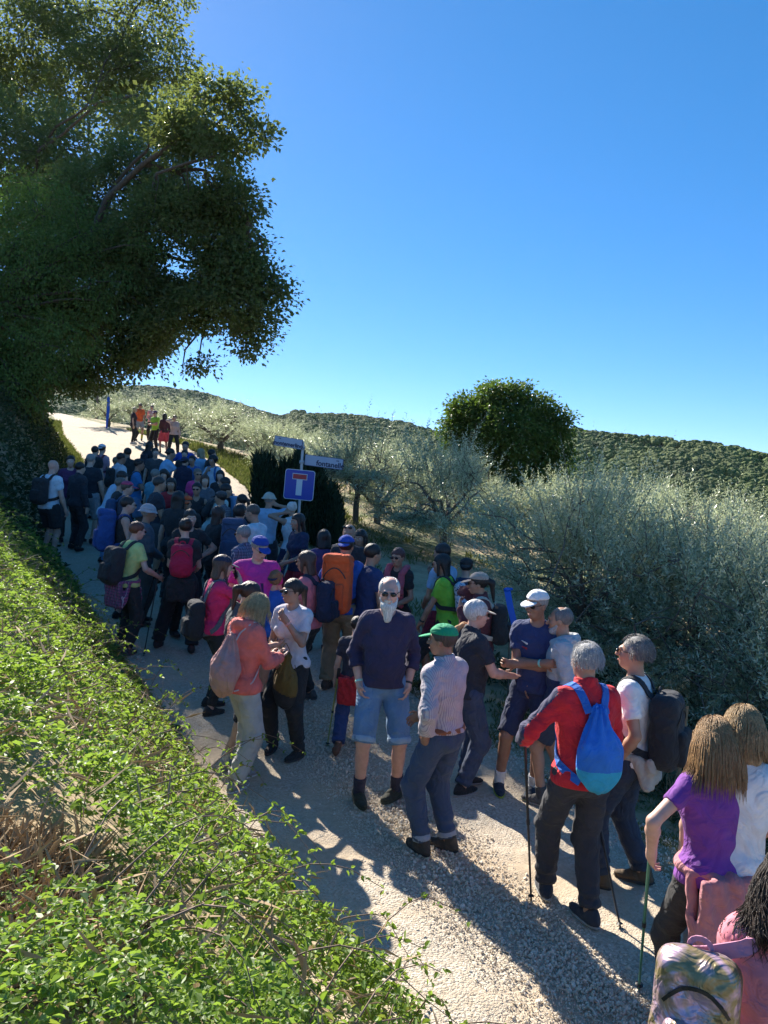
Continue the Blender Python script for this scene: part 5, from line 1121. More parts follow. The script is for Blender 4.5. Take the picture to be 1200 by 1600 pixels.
    g = r[1]; T = Field(); F_ = r[2]['_F']; 
    for s in (-1,):
        K = smooth_path([g.up(-.10, -.14, 1.15), g.up(-.12, -.06, 1.46), g.up(-.10, .08, 1.44), g.up(-.14, .15, 1.25), g.up(-.15, .16, 1.0)], 20); Q, G = shrink(K, F_, .012)
        for a, b in zip(Q[:-1], Q[1:]): T.cone(a, b, .026, .030, .02)
    T.disp = wrinkle(.006, 5); mk('sweater_over_shoulder', T, .011, cloth_mat((.45, .26, .13)), r[0])
    r = P(703, 979, 1.65, -48, 'man in a green cap, striped shirt and jeans seen from behind', top=('shirt', (.50, .44, .46), cloth_mat((.50, .45, .47), 'stripe', (.15, .12, .20))), hem=.97, bot=('trousers', JEAN, cloth_mat((.030, .060, .115), 'denim', (.12, .22, .36))), cuff=(.30, .34, .40), hat=('cap', (.004, .30, .13)), hair='short', hc=(.05, .04, .035), skin='deep', belt=(.26, .09, .035), L=((.20, .0, .95), (1, -.9, 0), (-1, 0, 0)), R='front', w=1.10, belly=.7, shoes=(.055, .045, .035), sole=(.03, .03, .03), boot=.02, head=ply(18, 3), lf=((-.10, .05), (.09, -.05)))
    # ---- bearded man
    P(609, 901, 1.86, 176, 'bald man with a long white beard, hands in his denim shorts', sw=.93, top=('long', (.030, .024, .070)), sleeve=1.48, hem=.915, bot=('knee', JEANL, cloth_mat((.13, .25, .42), 'denim', (.45, .58, .70))), cuff=(.30, .42, .55), hair='fringe', hc=WHH, beard=('long', (.66, .64, .60)), glasses=True, skin='pink', L='pocket', R='pocket', w=1.03, belly=.5, socks=(.03, .03, .06), sockh=.30, shoes=(.030, .034, .022), sole=(.05, .055, .03), watch=[(1, (.45, .75, .62)), (0, BK)], head=ply(-4, 2), fyaw=(40, -12), lf=((-.15, -.02), (.14, .06)))
    # ---- women left of him
    r = P(463, 905, 1.66, 204, 'woman in a white t-shirt and dark glasses with one hand raised to her neck', fem=1, top=('tee', (.62, .60, .66)), bot=('trousers', BK), hair='pony', hc=(.03, .016, .012), glasses=True, skin='tan', R='front', L='chin', shoes=BK, boot=.05, watch=[(1, (.2, .5, .45)), (0, (.7, .35, .3))], head=ply(-20, 2), lf=((-.16, .05), (.15, .02)), vneck=True)
    g = r[1]; w0 = wpt(r[0], g.up(-.03, .27, 1.06)); o = new_at('drawstring_bag', r[0], 'olive and black drawstring bag hanging from the arm of the woman in white', 'drawstring bag'); c0 = g.up(-.10, .27, .86)
    F_ = Field(); F_.ell(c0 + [0, 0, -.10], (.125, .075, .20), None, .05); F_.cone(c0, c0 + [0.01, 0, .17], .10, .035, .05); F_.cone(c0 + [.01, 0, .16], c0 + [.01, 0, .20], .04, .055, .02)
    F_.disp = lambda Q: .006 * np.sin(np.arctan2(Q[:, 0] - c0[0], Q[:, 1] - c0[1]) * 8 + 8 * Q[:, 2]) * np.clip((Q[:, 2] - c0[2] + .25) * 3, 0, 1) + .003 * np.sin(Q[:, 2] * 40 + Q[:, 0] * 30)
    mk('bag', F_, .011, [cloth_mat((.15, .095, .02)), cloth_mat(BK)], o, mi=lambda C: (C[:, 2] < c0[2] - .13 + .3 * (C[:, 0] - c0[0])).astype(int))
    V, F2 = tube_np([(smooth_path([c0 + [s * .03, 0, .19], c0 + [s * .05, .03, .28], c0 + [s * .0, .03, .34]], 8), np.full(8, .004)) for s in (-1, 1)] + [(smooth_path([c0 + [-.05, -.07, .12], c0 + [-.11, -.06, -.10], c0 + [-.06, -.04, -.30], c0 + [.05, -.05, -.33], c0 + [.10, -.05, -.2]], 14), np.full(14, .004))], 5); tag(mesh_np('cord', V, F2, cloth_mat((.10, .065, .02)), o), kind='stuff')
    r = P(376, 908, 1.66, 62, 'woman with a dark ponytail, grey and black top and navy shorts behind the coral hoodie', fem=1, top=('jacket', (.06, .065, .07)), sleeve=.7, bot=('knee', (.012, .016, .035)), lend=1.12, hair='pony', hc=(.03, .014, .012), L='front', R='phone', shoes=(.35, .35, .36), socks=(.5, .5, .5), head=ply(0, 24), lf=((-.10, .1), (.14, -.12)))
    r = P(386, 926, 1.64, 44, 'blond woman in a coral hooded sweatshirt and pale grey joggers looking at her phone', fem=1, w=.98, top=('hoodie', (.80, .16, .13)), bot=('wide', (.42, .42, .42), cloth_mat((.42, .42, .41), 'melange')), hair='bob', hc=(.50, .35, .18), L='phone', R='phone', shoes=(.25, .25, .26), sole=(.6, .6, .6), head=ply(0, 34), cord=.012, lf=((-.10, .10), (.10, -.10)))
    strand_hair(r, 900, .19, hair_mat((.58, .42, .23)), curl=.002, rt=.0015, m=6, keepface=.2, seed=8)
    backpack(r, (.50, .25, .23), 'dusty pink drawstring bag on the coral sweatshirt', 'draw', c2=(.52, .27, .20), sc_=(.60, .42, .42), size=1.08, low=-.03); phone(r, 1, 'dark phone in the hands of the woman in coral')
    # child or youth almost hidden behind the bearded man
    r = P(556, 993, 1.28, 8, 'child in jeans with a red jacket, mostly hidden behind the bearded man', Y=7.25, top=('tee', (.03, .03, .05)), bot=('wide', (.025, .055, .17)), hair='short', hc=DK, tied=((.45, .02, .03),), tdrop=.30, shoes=(.16, .08, .05), sole=(.30, .14, .08), lf=((-.10, -.28), (.10, .10)), heel=(-55, 0), fz=(.07, 0))
    pole(hit(511, 1168), at(530, 1045, 7.2), 'slim yellow-green trekking pole beside the bearded man', shaft=(.35, .36, .10))
heroes()
print('heroes', round(time.time() - T0, 1))
def middle():
    r = P(540, 838, 1.80, 12, 'man with a blue cap and a large orange rucksack, seen from behind', top=('tee', (.015, .10, .42)), bot=('wide', KH), hat=('capback', (.012, .07, .40)), hair='short', hc=DK, skin='tan', L='strap', R='relaxed', shoes=(.10, .07, .05), w=1.1)
    backpack(r, (.78, .105, .02), 'large orange rucksack with black straps and a top lid', 'big', c2=(.70, .09, .02), sc_=(.04, .02, .02))
    r = P(487, 863, 1.68, -74, 'woman in a coral pink t-shirt and dark glasses with shoulder-length brown hair', fem=1, top=('tee', (.62, .16, .20)), bot=('trousers', BK), hair='bob', hc=(.075, .035, .025), glasses=True, skin='tan', R='strap', L='front', shoes=DG, w=1.08)
    backpack(r, (.014, .020, .055), 'navy rucksack on the woman in coral pink', 'pack', c2=(.012, .016, .04))
    r = P(403, 836, 1.82, 166, 'big man in a magenta t-shirt with a dark swirl print and a blue cap', w=1.25, belly=.6, top=('tee', (.58, .03, .30), cloth_mat((.58, .03, .30), 'breast_print', (.04, .01, .09))), bot=('shorts', DG), hat=('cap', (.010, .05, .33)), hair='short', hc=GH, glasses=True, skin='pink', L='relaxed', R='relaxed', head=ply(20, 18))
    r = P(339, 868, 1.66, 62, 'woman in a crimson t-shirt with a navy cap holding up a camera', fem=1, top=('tee', (.75, .02, .13)), bot=('leggings', BK), hat=('cap', (.02, .025, .06), (.30, .30, .34)), hair='bob', hc=(.10, .045, .03), L='relaxed', R=((.06, .22, 1.50), (.9, -.2, -1), (0, -1, 0)), head=ply(0, 10), shoes=BK)
    backpack(r, (.016, .018, .026), 'black rucksack hanging low on the woman in crimson', 'pack', low=-.16, size=.95, sc_=(.12, .12, .14)); phone(r, 1, 'black camera phone held up by the woman in crimson')
    P(428, 893, 1.45, 4, 'child with curly fair hair, a navy cap and a blue top', top=('tee', (.02, .12, .50)), bot=('shorts', NV), hat=('capback', (.02, .025, .07)), hair='curly', hc=(.26, .14, .06), L='relaxed', R='relaxed')
    r = P(290, 811, 1.70, -6, 'woman in black with a raspberry red rucksack, feet wide apart', fem=1, w=1.05, top=('tee', BK), bot=('wide', (.014, .014, .018)), hair='bun', hc=DK, glasses='top', L='front', R='front', tied=(BK,), tdrop=.24, shoes=(.05, .03, .03), lf=((-.30, .10), (.16, -.06)), head=ply(28, 0))
    backpack(r, (.50, .010, .055), 'raspberry red rucksack on the woman in black', 'sporty', c2=(.42, .01, .05), size=1.05)
    r = P(201, 818, 1.66, 38, 'woman with short auburn hair in a pale yellow t-shirt leaning on her poles', fem=1, w=1.12, top=('tee', (.58, .62, .22)), bot=('trousers', (.035, .035, .035)), hair='short', hc=(.14, .045, .022), glasses='clear', skin='pink', L='akimbo', R='pole', tied=((.34, .08, .19), cloth_mat((.34, .08, .19), 'plaid', (.08, .05, .10))), tdrop=.30, shoes=DG, lean=9, hf=.985, head=ply(-6, 8))
    backpack(r, (.030, .026, .030), 'dark brown-black rucksack on the woman in pale yellow', 'pack', size=1.08, low=-.05)
    hnd = wpt(r[0], r[1].wr[1]); pole(hit(224, 1028), hnd + [0, 0, .08], 'first dark pole under the hand of the woman in yellow'); pole(hit(212, 998), hnd + [-.05, .04, .08], 'second dark pole beside the woman in yellow')
    P(577, 850, 1.74, 52, 'man in a navy t-shirt with short dark hair beside the orange rucksack', top=('tee', (.02, .04, .13)), bot=('trousers', NV), hair='short', hc=DK, skin='tan', R='relaxed', L='front')
    P(548, 819, 1.78, 190, 'bald man with sunglasses on his brow facing the group', top=('tee', (.03, .03, .035)), bot=('trousers', DG), hair='bald', glasses='top', skin='tan', L='front', R='front')
    P(566, 828, 1.62, 200, 'dark-haired woman half hidden behind the bald man', fem=1, top=('tee', BK), bot=('trousers', DG), hair='bob', hc=DK, skin='tan', R='ear', L='relaxed')
    P(508, 829, 1.60, -20, 'woman with a black bob and purple top, back turned', fem=1, top=('tee', (.08, .05, .16)), bot=('trousers', BK), hair='bob', hc=(.01, .009, .009), L='front', R='front')
    r = P(626, 856, 1.62, 208, 'woman with auburn hair and sunglasses, a pink sweater round her shoulders', fem=1, top=('tee', BK), bot=('trousers', BK), hair='short', hc=(.10, .035, .03), glasses=True, skin='tan', R='front', L='bag')
    g = r[1]; T = Field(); F_ = r[2]['_F']
    for s in (-1, 1):
        K = smooth_path([g.up(0, -.12, 1.42), g.up(s * .09, -.06, 1.47), g.up(s * .10, .08, 1.42), g.up(s * .10, .14, 1.25), g.up(s * .13, .13, 1.05)], 18); Q, G = shrink(K, F_, .014)
        for a, b in zip(Q[:-1], Q[1:]): T.cone(a, b, .032, .036, .02)
    T.disp = wrinkle(.006, 3); mk('sweater_over_shoulders', T, .013, cloth_mat((.50, .10, .14)), r[0])
    P(698, 850, 1.74, -50, 'man with dark hair and a pale blue shirt, hand to his chin', top=('tee', (.25, .42, .62)), bot=('knee', (.25, .03, .06)), hair='short', hc=DK, skin='tan', R='chin', L='front')
    r = P(706, 874, 1.66, -72, 'woman in a lime green t-shirt stepping up with a hand on her raised knee', fem=1, top=('tee', (.20, .52, .04)), bot=('wide', BK), hair='long', hl=.16, hc=(.012, .010, .010), glasses=True, skin='tan', R='knee', L='knee', lf=((-.12, .50), (.10, -.05)), fz=(.10, 0), lean=9, hf=.97, watch=[(0, BK)], shoes=BK)
    backpack(r, (.55, .56, .66), 'small white rucksack with dark butterfly spots on the lime green t-shirt', 'sporty', mat=cloth_mat((.55, .56, .66), 'spots', (.05, .05, .12)), size=.95, sc_=BK)
    P(729, 872, 1.58, 10, 'youth in a black cap and navy t-shirt behind the woman in lime', top=('tee', (.03, .05, .12)), bot=('trousers', DG), hat=('capback', BK), hair='short', hc=DK)
    r = P(757, 896, 1.66, -84, 'woman in a beige cap and burgundy jacket raising a hand to her face', fem=1, top=('jacket', (.13, .03, .035)), bot=('trousers', JEAN), hat=('cap', (.40, .33, .27)), hair='pony', hc=DK, glasses=True, skin='tan', L='chin', R='ear')
    backpack(r, BK, 'black rucksack with pale cords on the burgundy jacket', 'pack', size=.95, sc_=(.55, .50, .42))
    P(386, 822, 1.66, -62, 'grey-haired person in a checked shirt and dark glasses', top=('shirt', (.12, .14, .22), cloth_mat((.14, .16, .25), 'plaid', (.03, .04, .09))), bot=('trousers', BK), hair='short', hc=GH, glasses=True, L='front', R='front')
    P(403, 788, 1.80, -68, 'man with cropped grey hair and a bright white t-shirt, arms folded', top=('tee', (.60, .66, .74)), bot=('shorts', KH), hair='crop', hc=(.08, .07, .06), skin='tan', L='cross_under', R='cross_top', head=ply(0, 12))
    P(420, 771, 1.66, 6, 'person in a straw sun hat and pale blue t-shirt turned away', top=('tee', (.35, .50, .68)), bot=('shorts', DG), hat=('bucket', (.42, .40, .33)), hair='short', hc=GH, skin='tan', L='front', R='ear')
    P(459, 785, 1.58, -40, 'white-haired woman in a sleeveless white top', fem=1, top=('tank', (.60, .60, .62)), bot=('trousers', NV), hair='bun', hc=WHH, skin='tan', L='ear', R='front', w=1.1)
    P(471, 803, 1.66, 232, 'woman with long dark hair, a navy t-shirt and red shorts', fem=1, top=('tee', (.02, .03, .08)), bot=('shorts', (.30, .02, .04)), hair='long', hl=.16, hc=DK, skin='tan', L='bag', R='front')
middle()
print('middle', round(time.time() - T0, 1))
def crowd():
    T = lambda c: ('tee', c)
    r = P(80, 713, 1.80, 22, 'bald man in a white t-shirt with a black rucksack at the left of the crowd', top=T((.62, .68, .76)), bot=('shorts', BK), hair='bald', skin='pink', L='relaxed', R='relaxed', w=1.12, Y=13.6)
    backpack(r, BK, 'black rucksack on the bald man at the left', 'pack', size=1.0)
    P(111, 712, 1.72, 160, 'dark-haired woman in a plum t-shirt looking back at the camera', fem=1, w=1.2, top=T((.09, .025, .09)), bot=('trousers', DG), hair='short', hc=DK, L='relaxed', R='relaxed')
    P(140, 709, 1.78, 8, 'grey-haired man in a black t-shirt and light shorts, back turned', w=1.25, top=T((.018, .022, .032)), bot=('knee', (.34, .36, .38)), hair='short', hc=GH, L='front', R='relaxed')
    P(147, 697, 1.70, 12, 'dark head of a walker beyond the white cap', top=T(BK), hair='short', hc=DK)
    r = P(158, 694, 1.72, 8, 'walker in a white cap and pale pink top', fem=1, top=T((.52, .30, .36)), hat=('capback', (.60, .66, .74)), hair='short', hc=DK, bot=('trousers', DG))
    backpack(r, (.16, .03, .06), 'maroon rucksack below the white cap', 'sporty', size=1.1)
    r = P(186, 707, 1.76, 40, 'balding man with a white and black sports top, head turned right', top=('polo', (.5, .55, .62)), hair='crop', hc=DK, skin='deep', bot=('shorts', NV)); backpack(r, BK, 'black and white rucksack on the balding man', 'sporty', c2=(.5, .5, .55))
    P(201, 700, 1.74, -40, 'man in a black shirt and dark glasses behind the blue shirt', top=('polo', BK), hair='short', hc=DK, skin='tan', glasses=True)
    r = P(213, 717, 1.72, 70, 'man in a black cap and a bright blue t-shirt', top=T((.03, .18, .42)), hat=('cap', BK), hair='short', hc=DK, skin='deep', bot=('shorts', JEANL), R='phone', L='phone'); backpack(r, BK, 'dark rucksack on the man in the bright blue t-shirt', 'sporty')
    r = P(232, 690, 1.66, 20, 'woman with long dark hair all in black at the back of the crowd', fem=1, top=T(BK), bot=('leggings', BK), hair='long', hl=.25, hc=DK); backpack(r, (.03, .03, .04), 'small dark rucksack on the woman in black', 'sporty', size=.9)
    P(243, 700, 1.68, 160, 'dark-haired walker beside the pale blue shirt', top=T(DG), hair='short', hc=DK)
    P(256, 699, 1.80, 62, 'tall man in a pale blue shirt stretching out one arm', w=1.15, top=T((.26, .46, .68)), bot=('trousers', JEANL), hair='short', hc=DK, skin='tan', R=((.20, .50, 1.15), (.7, -.5, -1), (0, 0, -1)), L='relaxed', lean=12)
    P(291, 690, 1.80, 180, 'man in a royal blue t-shirt with hands on his hips', top=T((.02, .08, .42)), bot=('shorts', NV), hair='short', hc=DK, skin='tan', L='akimbo', R='akimbo')
    P(289, 703, 1.64, 170, 'person in black standing just in front of the royal blue t-shirt', top=T(BK), bot=('trousers', BK), hair='short', hc=DK)
    P(287, 714, 1.62, 20, 'person in a dark cap and navy jacket', top=('jacket', (.02, .02, .05)), hat=('capback', NV), hair='short', hc=DK, bot=('trousers', BK))
    P(316, 701, 1.66, -60, 'blond woman in a pale blue t-shirt', fem=1, top=T((.30, .52, .72)), hair='bob', hc=(.42, .31, .17), bot=('leggings', BK), R='chin')
    P(328, 702, 1.68, 60, 'dark-haired walker right of the blond woman', top=T(BK), hair='short', hc=DK)
    r = P(335, 712, 1.66, 200, 'youth in a white t-shirt with a strap across the chest', top=T((.50, .62, .74)), hair='curly', hc=DK, skin='tan', bot=('trousers', NV), R='chin'); backpack(r, (.04, .14, .35), 'blue rucksack on the youth in white', 'sporty')
    P(308, 732, 1.64, 150, 'woman in a vivid pink t-shirt with sunglasses', fem=1, top=T((.72, .05, .22)), hair='short', hc=(.20, .15, .11), glasses=True, skin='tan', bot=('trousers', DG))
    P(345, 735, 1.60, 175, 'woman with a black bob beside the vivid pink t-shirt', fem=1, top=T(BK), hair='bob', hc=(.01, .009, .009), bot=('trousers', BK))
    r = P(356, 746, 1.70, -78, 'man in a black t-shirt with a pale blue rucksack', top=T(BK), hair='short', hc=DK, skin='tan', bot=('trousers', DG)); backpack(r, (.16, .30, .48), 'pale blue rucksack on the man in black', 'sporty')
    P(309, 754, 1.64, 178, 'woman in black with large sunglasses and tied-back hair', fem=1, top=('tank', BK), hair='pony', hc=DK, glasses=True, skin='tan', bot=('trousers', BK))
    P(240, 733, 1.64, 30, 'grey-haired woman in a turquoise top', fem=1, top=T((.10, .28, .36)), hair='short', hc=(.20, .19, .17), bot=('trousers', DG))
    P(244, 745, 1.76, 62, 'heavily built man in a charcoal t-shirt', w=1.2, top=T((.03, .032, .045)), hair='short', hc=(.04, .035, .03), bot=('shorts', DG), R='front', skin='tan')
    P(257, 734, 1.60, 172, 'woman with dark wavy hair behind the charcoal t-shirt', fem=1, top=T(DG), hair='curly', hl=.12, hc=(.03, .018, .014), bot=('trousers', BK))
    P(268, 747, 1.66, 168, 'woman in a red waistcoat over a white t-shirt', fem=1, top=('vest', (.42, .02, .03)), hair='bob', hc=DK, skin='tan', bot=('trousers', JEAN), R='front')
    P(167, 738, 1.74, 50, 'man bending forward in a pale blue-white shirt', top=T((.42, .55, .70)), hair='short', hc=DK, bot=('trousers', (.14, .25, .45)), lean=24, hf=.95)
    P(184, 746, 1.66, 58, 'grey-haired walker just left of the pink cap', top=T(BK), hair='short', hc=(.14, .12, .10), bot=('trousers', DG))
    r = P(194, 752, 1.66, 72, 'woman in a raspberry pink cap', fem=1, top=T((.06, .07, .11)), hat=('cap', (.50, .06, .14)), hair='short', hc=(.10, .08, .06), skin='pink', bot=('trousers', NV)); backpack(r, (.03, .07, .16), 'slate blue rucksack below the raspberry cap', 'pack')
    r = P(194, 776, 1.72, 66, 'man with glasses and dark hair in a black sleeveless top', top=('tank', BK), hair='short', hc=DK, glasses='clear', skin='pink', bot=('shorts', NV), R='front'); backpack(r, (.02, .07, .26), 'royal blue rucksack with side pockets near the bank', 'big', c2=(.02, .06, .22), size=.95)
    P(226, 789, 1.68, 62, 'person in a pale sun hat and slate sweatshirt', top=('long', (.07, .09, .12)), hat=('bucket', (.42, .38, .40)), hair='short', hc=GH, skin='deep', bot=('trousers', DG), R='front', L='front', w=1.1)
    P(277, 768, 1.74, 10, 'woman all in black with very long black hair amid the crowd', fem=1, w=1.15, top=T(BK), hair='long', hl=.36, hc=(.010, .009, .009), bot=('wide', BK))
    P(294, 775, 1.62, 176, 'walker in an orange cap and dark glasses', top=T(BK), hat=('cap', (.70, .10, .02)), hair='short', hc=DK, glasses=True, skin='tan', bot=('trousers', BK))
    P(296, 796, 1.72, 150, 'person with dark hair in a black t-shirt with one hand on the hip', top=T(BK), hair='short', hc=DK, bot=('trousers', BK), L='akimbo', R='front')
    r = P(333, 758, 1.72, 60, 'man bending in a pale green-white t-shirt with a dark strap', top=T((.48, .58, .56)), hair='short', hc=DK, skin='tan', bot=('trousers', DG), lean=20, hf=.96, w=1.1); backpack(r, BK, 'flat dark pack on the man bending over', 'sporty', size=.7)
    P(350, 768, 1.66, -70, 'man in a dark cap and patterned grey shirt', top=('shirt', (.14, .15, .18), cloth_mat((.16, .17, .2), 'plaid', (.05, .05, .07))), hat=('cap', DG), hair='short', hc=DK, skin='tan', bot=('trousers', DG))
    P(338, 792, 1.66, 40, 'woman with long chestnut hair in a black t-shirt', fem=1, top=T(BK), hair='long', hl=.26, hc=(.045, .020, .014), bot=('trousers', BK), R='front')
    P(382, 773, 1.62, -60, 'dark-haired woman in black beside the blue rucksack', fem=1, top=T(BK), hair='pony', hc=DK, skin='tan', bot=('trousers', BK))
    r = P(374, 789, 1.74, 4, 'man with thick black hair carrying a slate blue rucksack', top=T((.03, .04, .07)), hair='mop', hc=(.012, .010, .010), bot=('trousers', NV)); backpack(r, (.035, .075, .16), 'large slate blue rucksack in the middle of the crowd', 'big', c2=(.03, .06, .13))
    # filling the back rows
    P(122, 722, 1.68, 30, 'walker in a dark jacket between the bald man and the black t-shirt', top=('jacket', (.03, .03, .04)), hair='short', hc=DK)
    P(180, 714, 1.62, 20, 'fair-haired walker in a grey top in the back rows', top=T((.15, .15, .17)), hair='short', hc=(.18, .12, .07))
    P(302, 712, 1.60, 190, 'walker in a blue sports top near the back of the crowd', top=T((.05, .14, .38)), hair='short', hc=DK, skin='tan')
    P(320, 742, 1.60, 160, 'walker with brown hair and a grey t-shirt', fem=1, top=T((.12, .12, .14)), hair='bob', hc=BR)
    # ---- the knot of people further up the track
    P(209, 636, 1.70, 78, 'blond woman in black, first of those standing up the track', fem=1, w=1.1, top=T((.03, .02, .03)), bot=('leggings', BK), hair='bob', hc=(.50, .40, .24), shoes=(.5, .5, .5), lf=((-.22, .05), (.22, .0)))
    P(219, 630, 1.80, 150, 'man in a neon orange t-shirt and pale shorts', top=T((.85, .13, .03)), bot=('shorts', (.36, .34, .34)), hair='short', hc=DK, glasses=True, skin='tan', socks=(.55, .5, .05), sockh=.5, shoes=DG)
    P(238, 633, 1.72, 170, 'person in a pink and white top behind the lime t-shirt', fem=1, top=('long', (.55, .22, .22), cloth_mat((.6, .3, .3), 'plaid', (.55, .5, .5))), bot=('trousers', BK), hair='short', hc=DK, R='front')
    P(244, 642, 1.72, 200, 'person in a lime green t-shirt and purple cap with folded arms', top=T((.36, .68, .06)), bot=('trousers', BK), hat=('cap', (.12, .05, .16)), hair='short', hc=DK, L='cross_under', R='cross_top', glasses=True)
    P(258, 646, 1.68, -30, 'woman with long black hair and a crimson skirt', fem=1, top=('long', (.06, .02, .03)), bot=('skirt', (.50, .06, .10)), hair='long', hl=.22, hc=(.012, .010, .010), skin='tan', L='front')
    P(273, 649, 1.66, 160, 'woman in a striped pale top, rightmost of the people up the track', fem=1, top=('long', (.50, .40, .38), cloth_mat((.55, .45, .42), 'stripe', (.45, .12, .14))), bot=('trousers', BK), hair='short', hc=BR, R='ear', lf=((-.2, .05), (.2, 0)))
crowd()
print('people', len(PEOPLE), round(time.time() - T0, 1), 'tris', sum(len(o.data.polygons) * 2 for o in bpy.data.objects if o.type == 'MESH'))
# ================================================================== signs, markers, small things
def textmesh(name, body, size, mat, parent, M, ext=.0015, bold=0):
    cu = bpy.data.curves.new(name, 'FONT'); cu.body = body; cu.size = size; cu.extrude = ext; cu.align_x = 'CENTER'; cu.align_y = 'CENTER'; cu.offset = bold; cu.resolution_u = 3
    t = bpy.data.objects.new(name, cu); COL.objects.link(t); bpy.context.view_layer.update(); me = bpy.data.meshes.new_from_object(t); bpy.data.objects.remove(t)
    me.materials.clear(); me.materials.append(mat); o = bpy.data.objects.new(name, me); link(o, parent); o.matrix_local = M; return o
def rrect(w, h, r, n=5):
    pts = []
    for cx, cy, a0 in ((w / 2 - r, h / 2 - r, 0), (-w / 2 + r, h / 2 - r, 90), (-w / 2 + r, -h / 2 + r, 180), (w / 2 - r, -h / 2 + r, 270)):
        for a in np.linspace(a0, a0 + 90, n): pts.append((cx + r * math.cos(rad(a)), cy + r * math.sin(rad(a))))
    return np.array(pts)
def plate(name, out, y, th, mat, parent, M):
    n = len(out); V = np.concatenate([np.column_stack([out[:, 0], np.full(n, y), out[:, 1]]), np.column_stack([out[:, 0], np.full(n, y + th), out[:, 1]])])
    me = bpy.data.meshes.new(name); i = list(range(n)); me.from_pydata([tuple(M @ Vector(v)) for v in V], [], [i, [k + n for k in i[::-1]]] + [(k, k + n, (k + 1) % n + n, (k + 1) % n) for k in i]); me.materials.append(mat); me.update()
    return link(bpy.data.objects.new(name, me), parent)
def sign():
    Ys = 14.2; top = at(473.5, 690, Ys); x0 = at(464, 850, Ys); gz = float(terrain(x0[0], Ys)); b = np.array([x0[0], Ys, gz])
    o = empty('road_sign', tuple(b)); tag(o, 'blue dead-end sign with two street name plates on a leaning grey post', 'road sign')
    u = (top - b); H = np.linalg.norm(u); u = u / H; lean = math.atan2(u[0], u[2])
    galv = simple('galvanised_post', (.42, .43, .45), .45, Metallic=.35); V, F = tube_np([(np.array([[0, 0, -.4], [0, 0, 0], [0, 0, H / 2], [0, 0, H]]) @ np.array(Matrix.Rotation(lean, 3, 'Y')).T, np.full(4, .027))], 12); mesh_np('post', V, F, galv, o)
    white = simple('sign_white', (.62, .64, .68), .45); blue = simple('sign_blue', (.010, .045, .36), .35); red = simple('sign_red', (.48, .02, .03), .4); ink = simple('sign_ink', (.015, .025, .07), .6); pw = simple('plate_white', (.40, .44, .54), .55); edge = simple('plate_edge', (.06, .09, .20), .5)
    def Mx(px, py, dy, roll, yaw=0): p = at(px, py, Ys) - b; return Matrix.Translation((p[0], p[1] + dy, p[2])) @ Matrix.Rotation(rad(yaw), 4, 'Z') @ Matrix.Rotation(rad(roll), 4, 'Y')
    s = Ys / 1200
    M = Mx(468, 757.5, -.045, 2.0, -4); S = 47 * s
    plate('board', rrect(S, S, .05), .004, .003, white, o, M); plate('blue_field', rrect(S - .022, S - .022, .042), 0, .0035, blue, o, M)
    plate('stem', np.array([(-4.6 * s, -16.5 * s), (4.6 * s, -16.5 * s), (4.6 * s, 9 * s), (-4.6 * s, 9 * s)]), -.0035, .003, white, o, M)
    plate('red_border', np.array([(-11.8 * s, 8 * s), (11.8 * s, 8 * s), (11.8 * s, 17.5 * s), (-11.8 * s, 17.5 * s)]), -.006, .003, white, o, M); plate('red_bar', np.array([(-10.8 * s, 9 * s), (10.8 * s, 9 * s), (10.8 * s, 16.5 * s), (-10.8 * s, 16.5 * s)]), -.009, .003, red, o, M)
    for px, py, wpx, hpx, roll, yaw, t1, t2, x2 in ((450.5, 691.5, 46, 15.5, 6, -18, 'montemerlino', 'via', -15), (506, 722, 61, 17, 4, -10, 'fontanelle', 'via', 22)):
        M = Mx(px, py, -.03, roll, yaw); w_, h_ = wpx * s / math.cos(rad(yaw)), hpx * s; plate('name_plate_border', rrect(w_, h_, .012), .004, .012, edge, o, M); pl = plate('name_plate', rrect(w_ - .018, h_ - .018, .006), 0, .005, pw, o, M)
        R = Matrix.Rotation(math.pi / 2, 4, 'X'); big = t1 == 'fontanelle'
        textmesh('lettering', t1, .135 if big else .105, ink, o, M @ Matrix.Translation((.13 if big else 0, -.003, -.035 if big else -.035)) @ R, bold=.003); textmesh('lettering', t2, .05, ink, o, M @ Matrix.Translation((x2 * s, -.003, .055)) @ R)
    for px, py, dy in ((473, 700, -.02), (471.5, 722, -.02), (467, 745, -.02), (466, 771, -.02)):
        p = at(px, py, Ys) - b; V, F = tube_np([(np.array([[p[0] - .04, p[1] + .0, p[2]], [p[0], p[1], p[2]], [p[0] + .04, p[1], p[2]]]), [.033, .034, .033])], 8); mesh_np('clamp', V, F, galv, o)
sign()
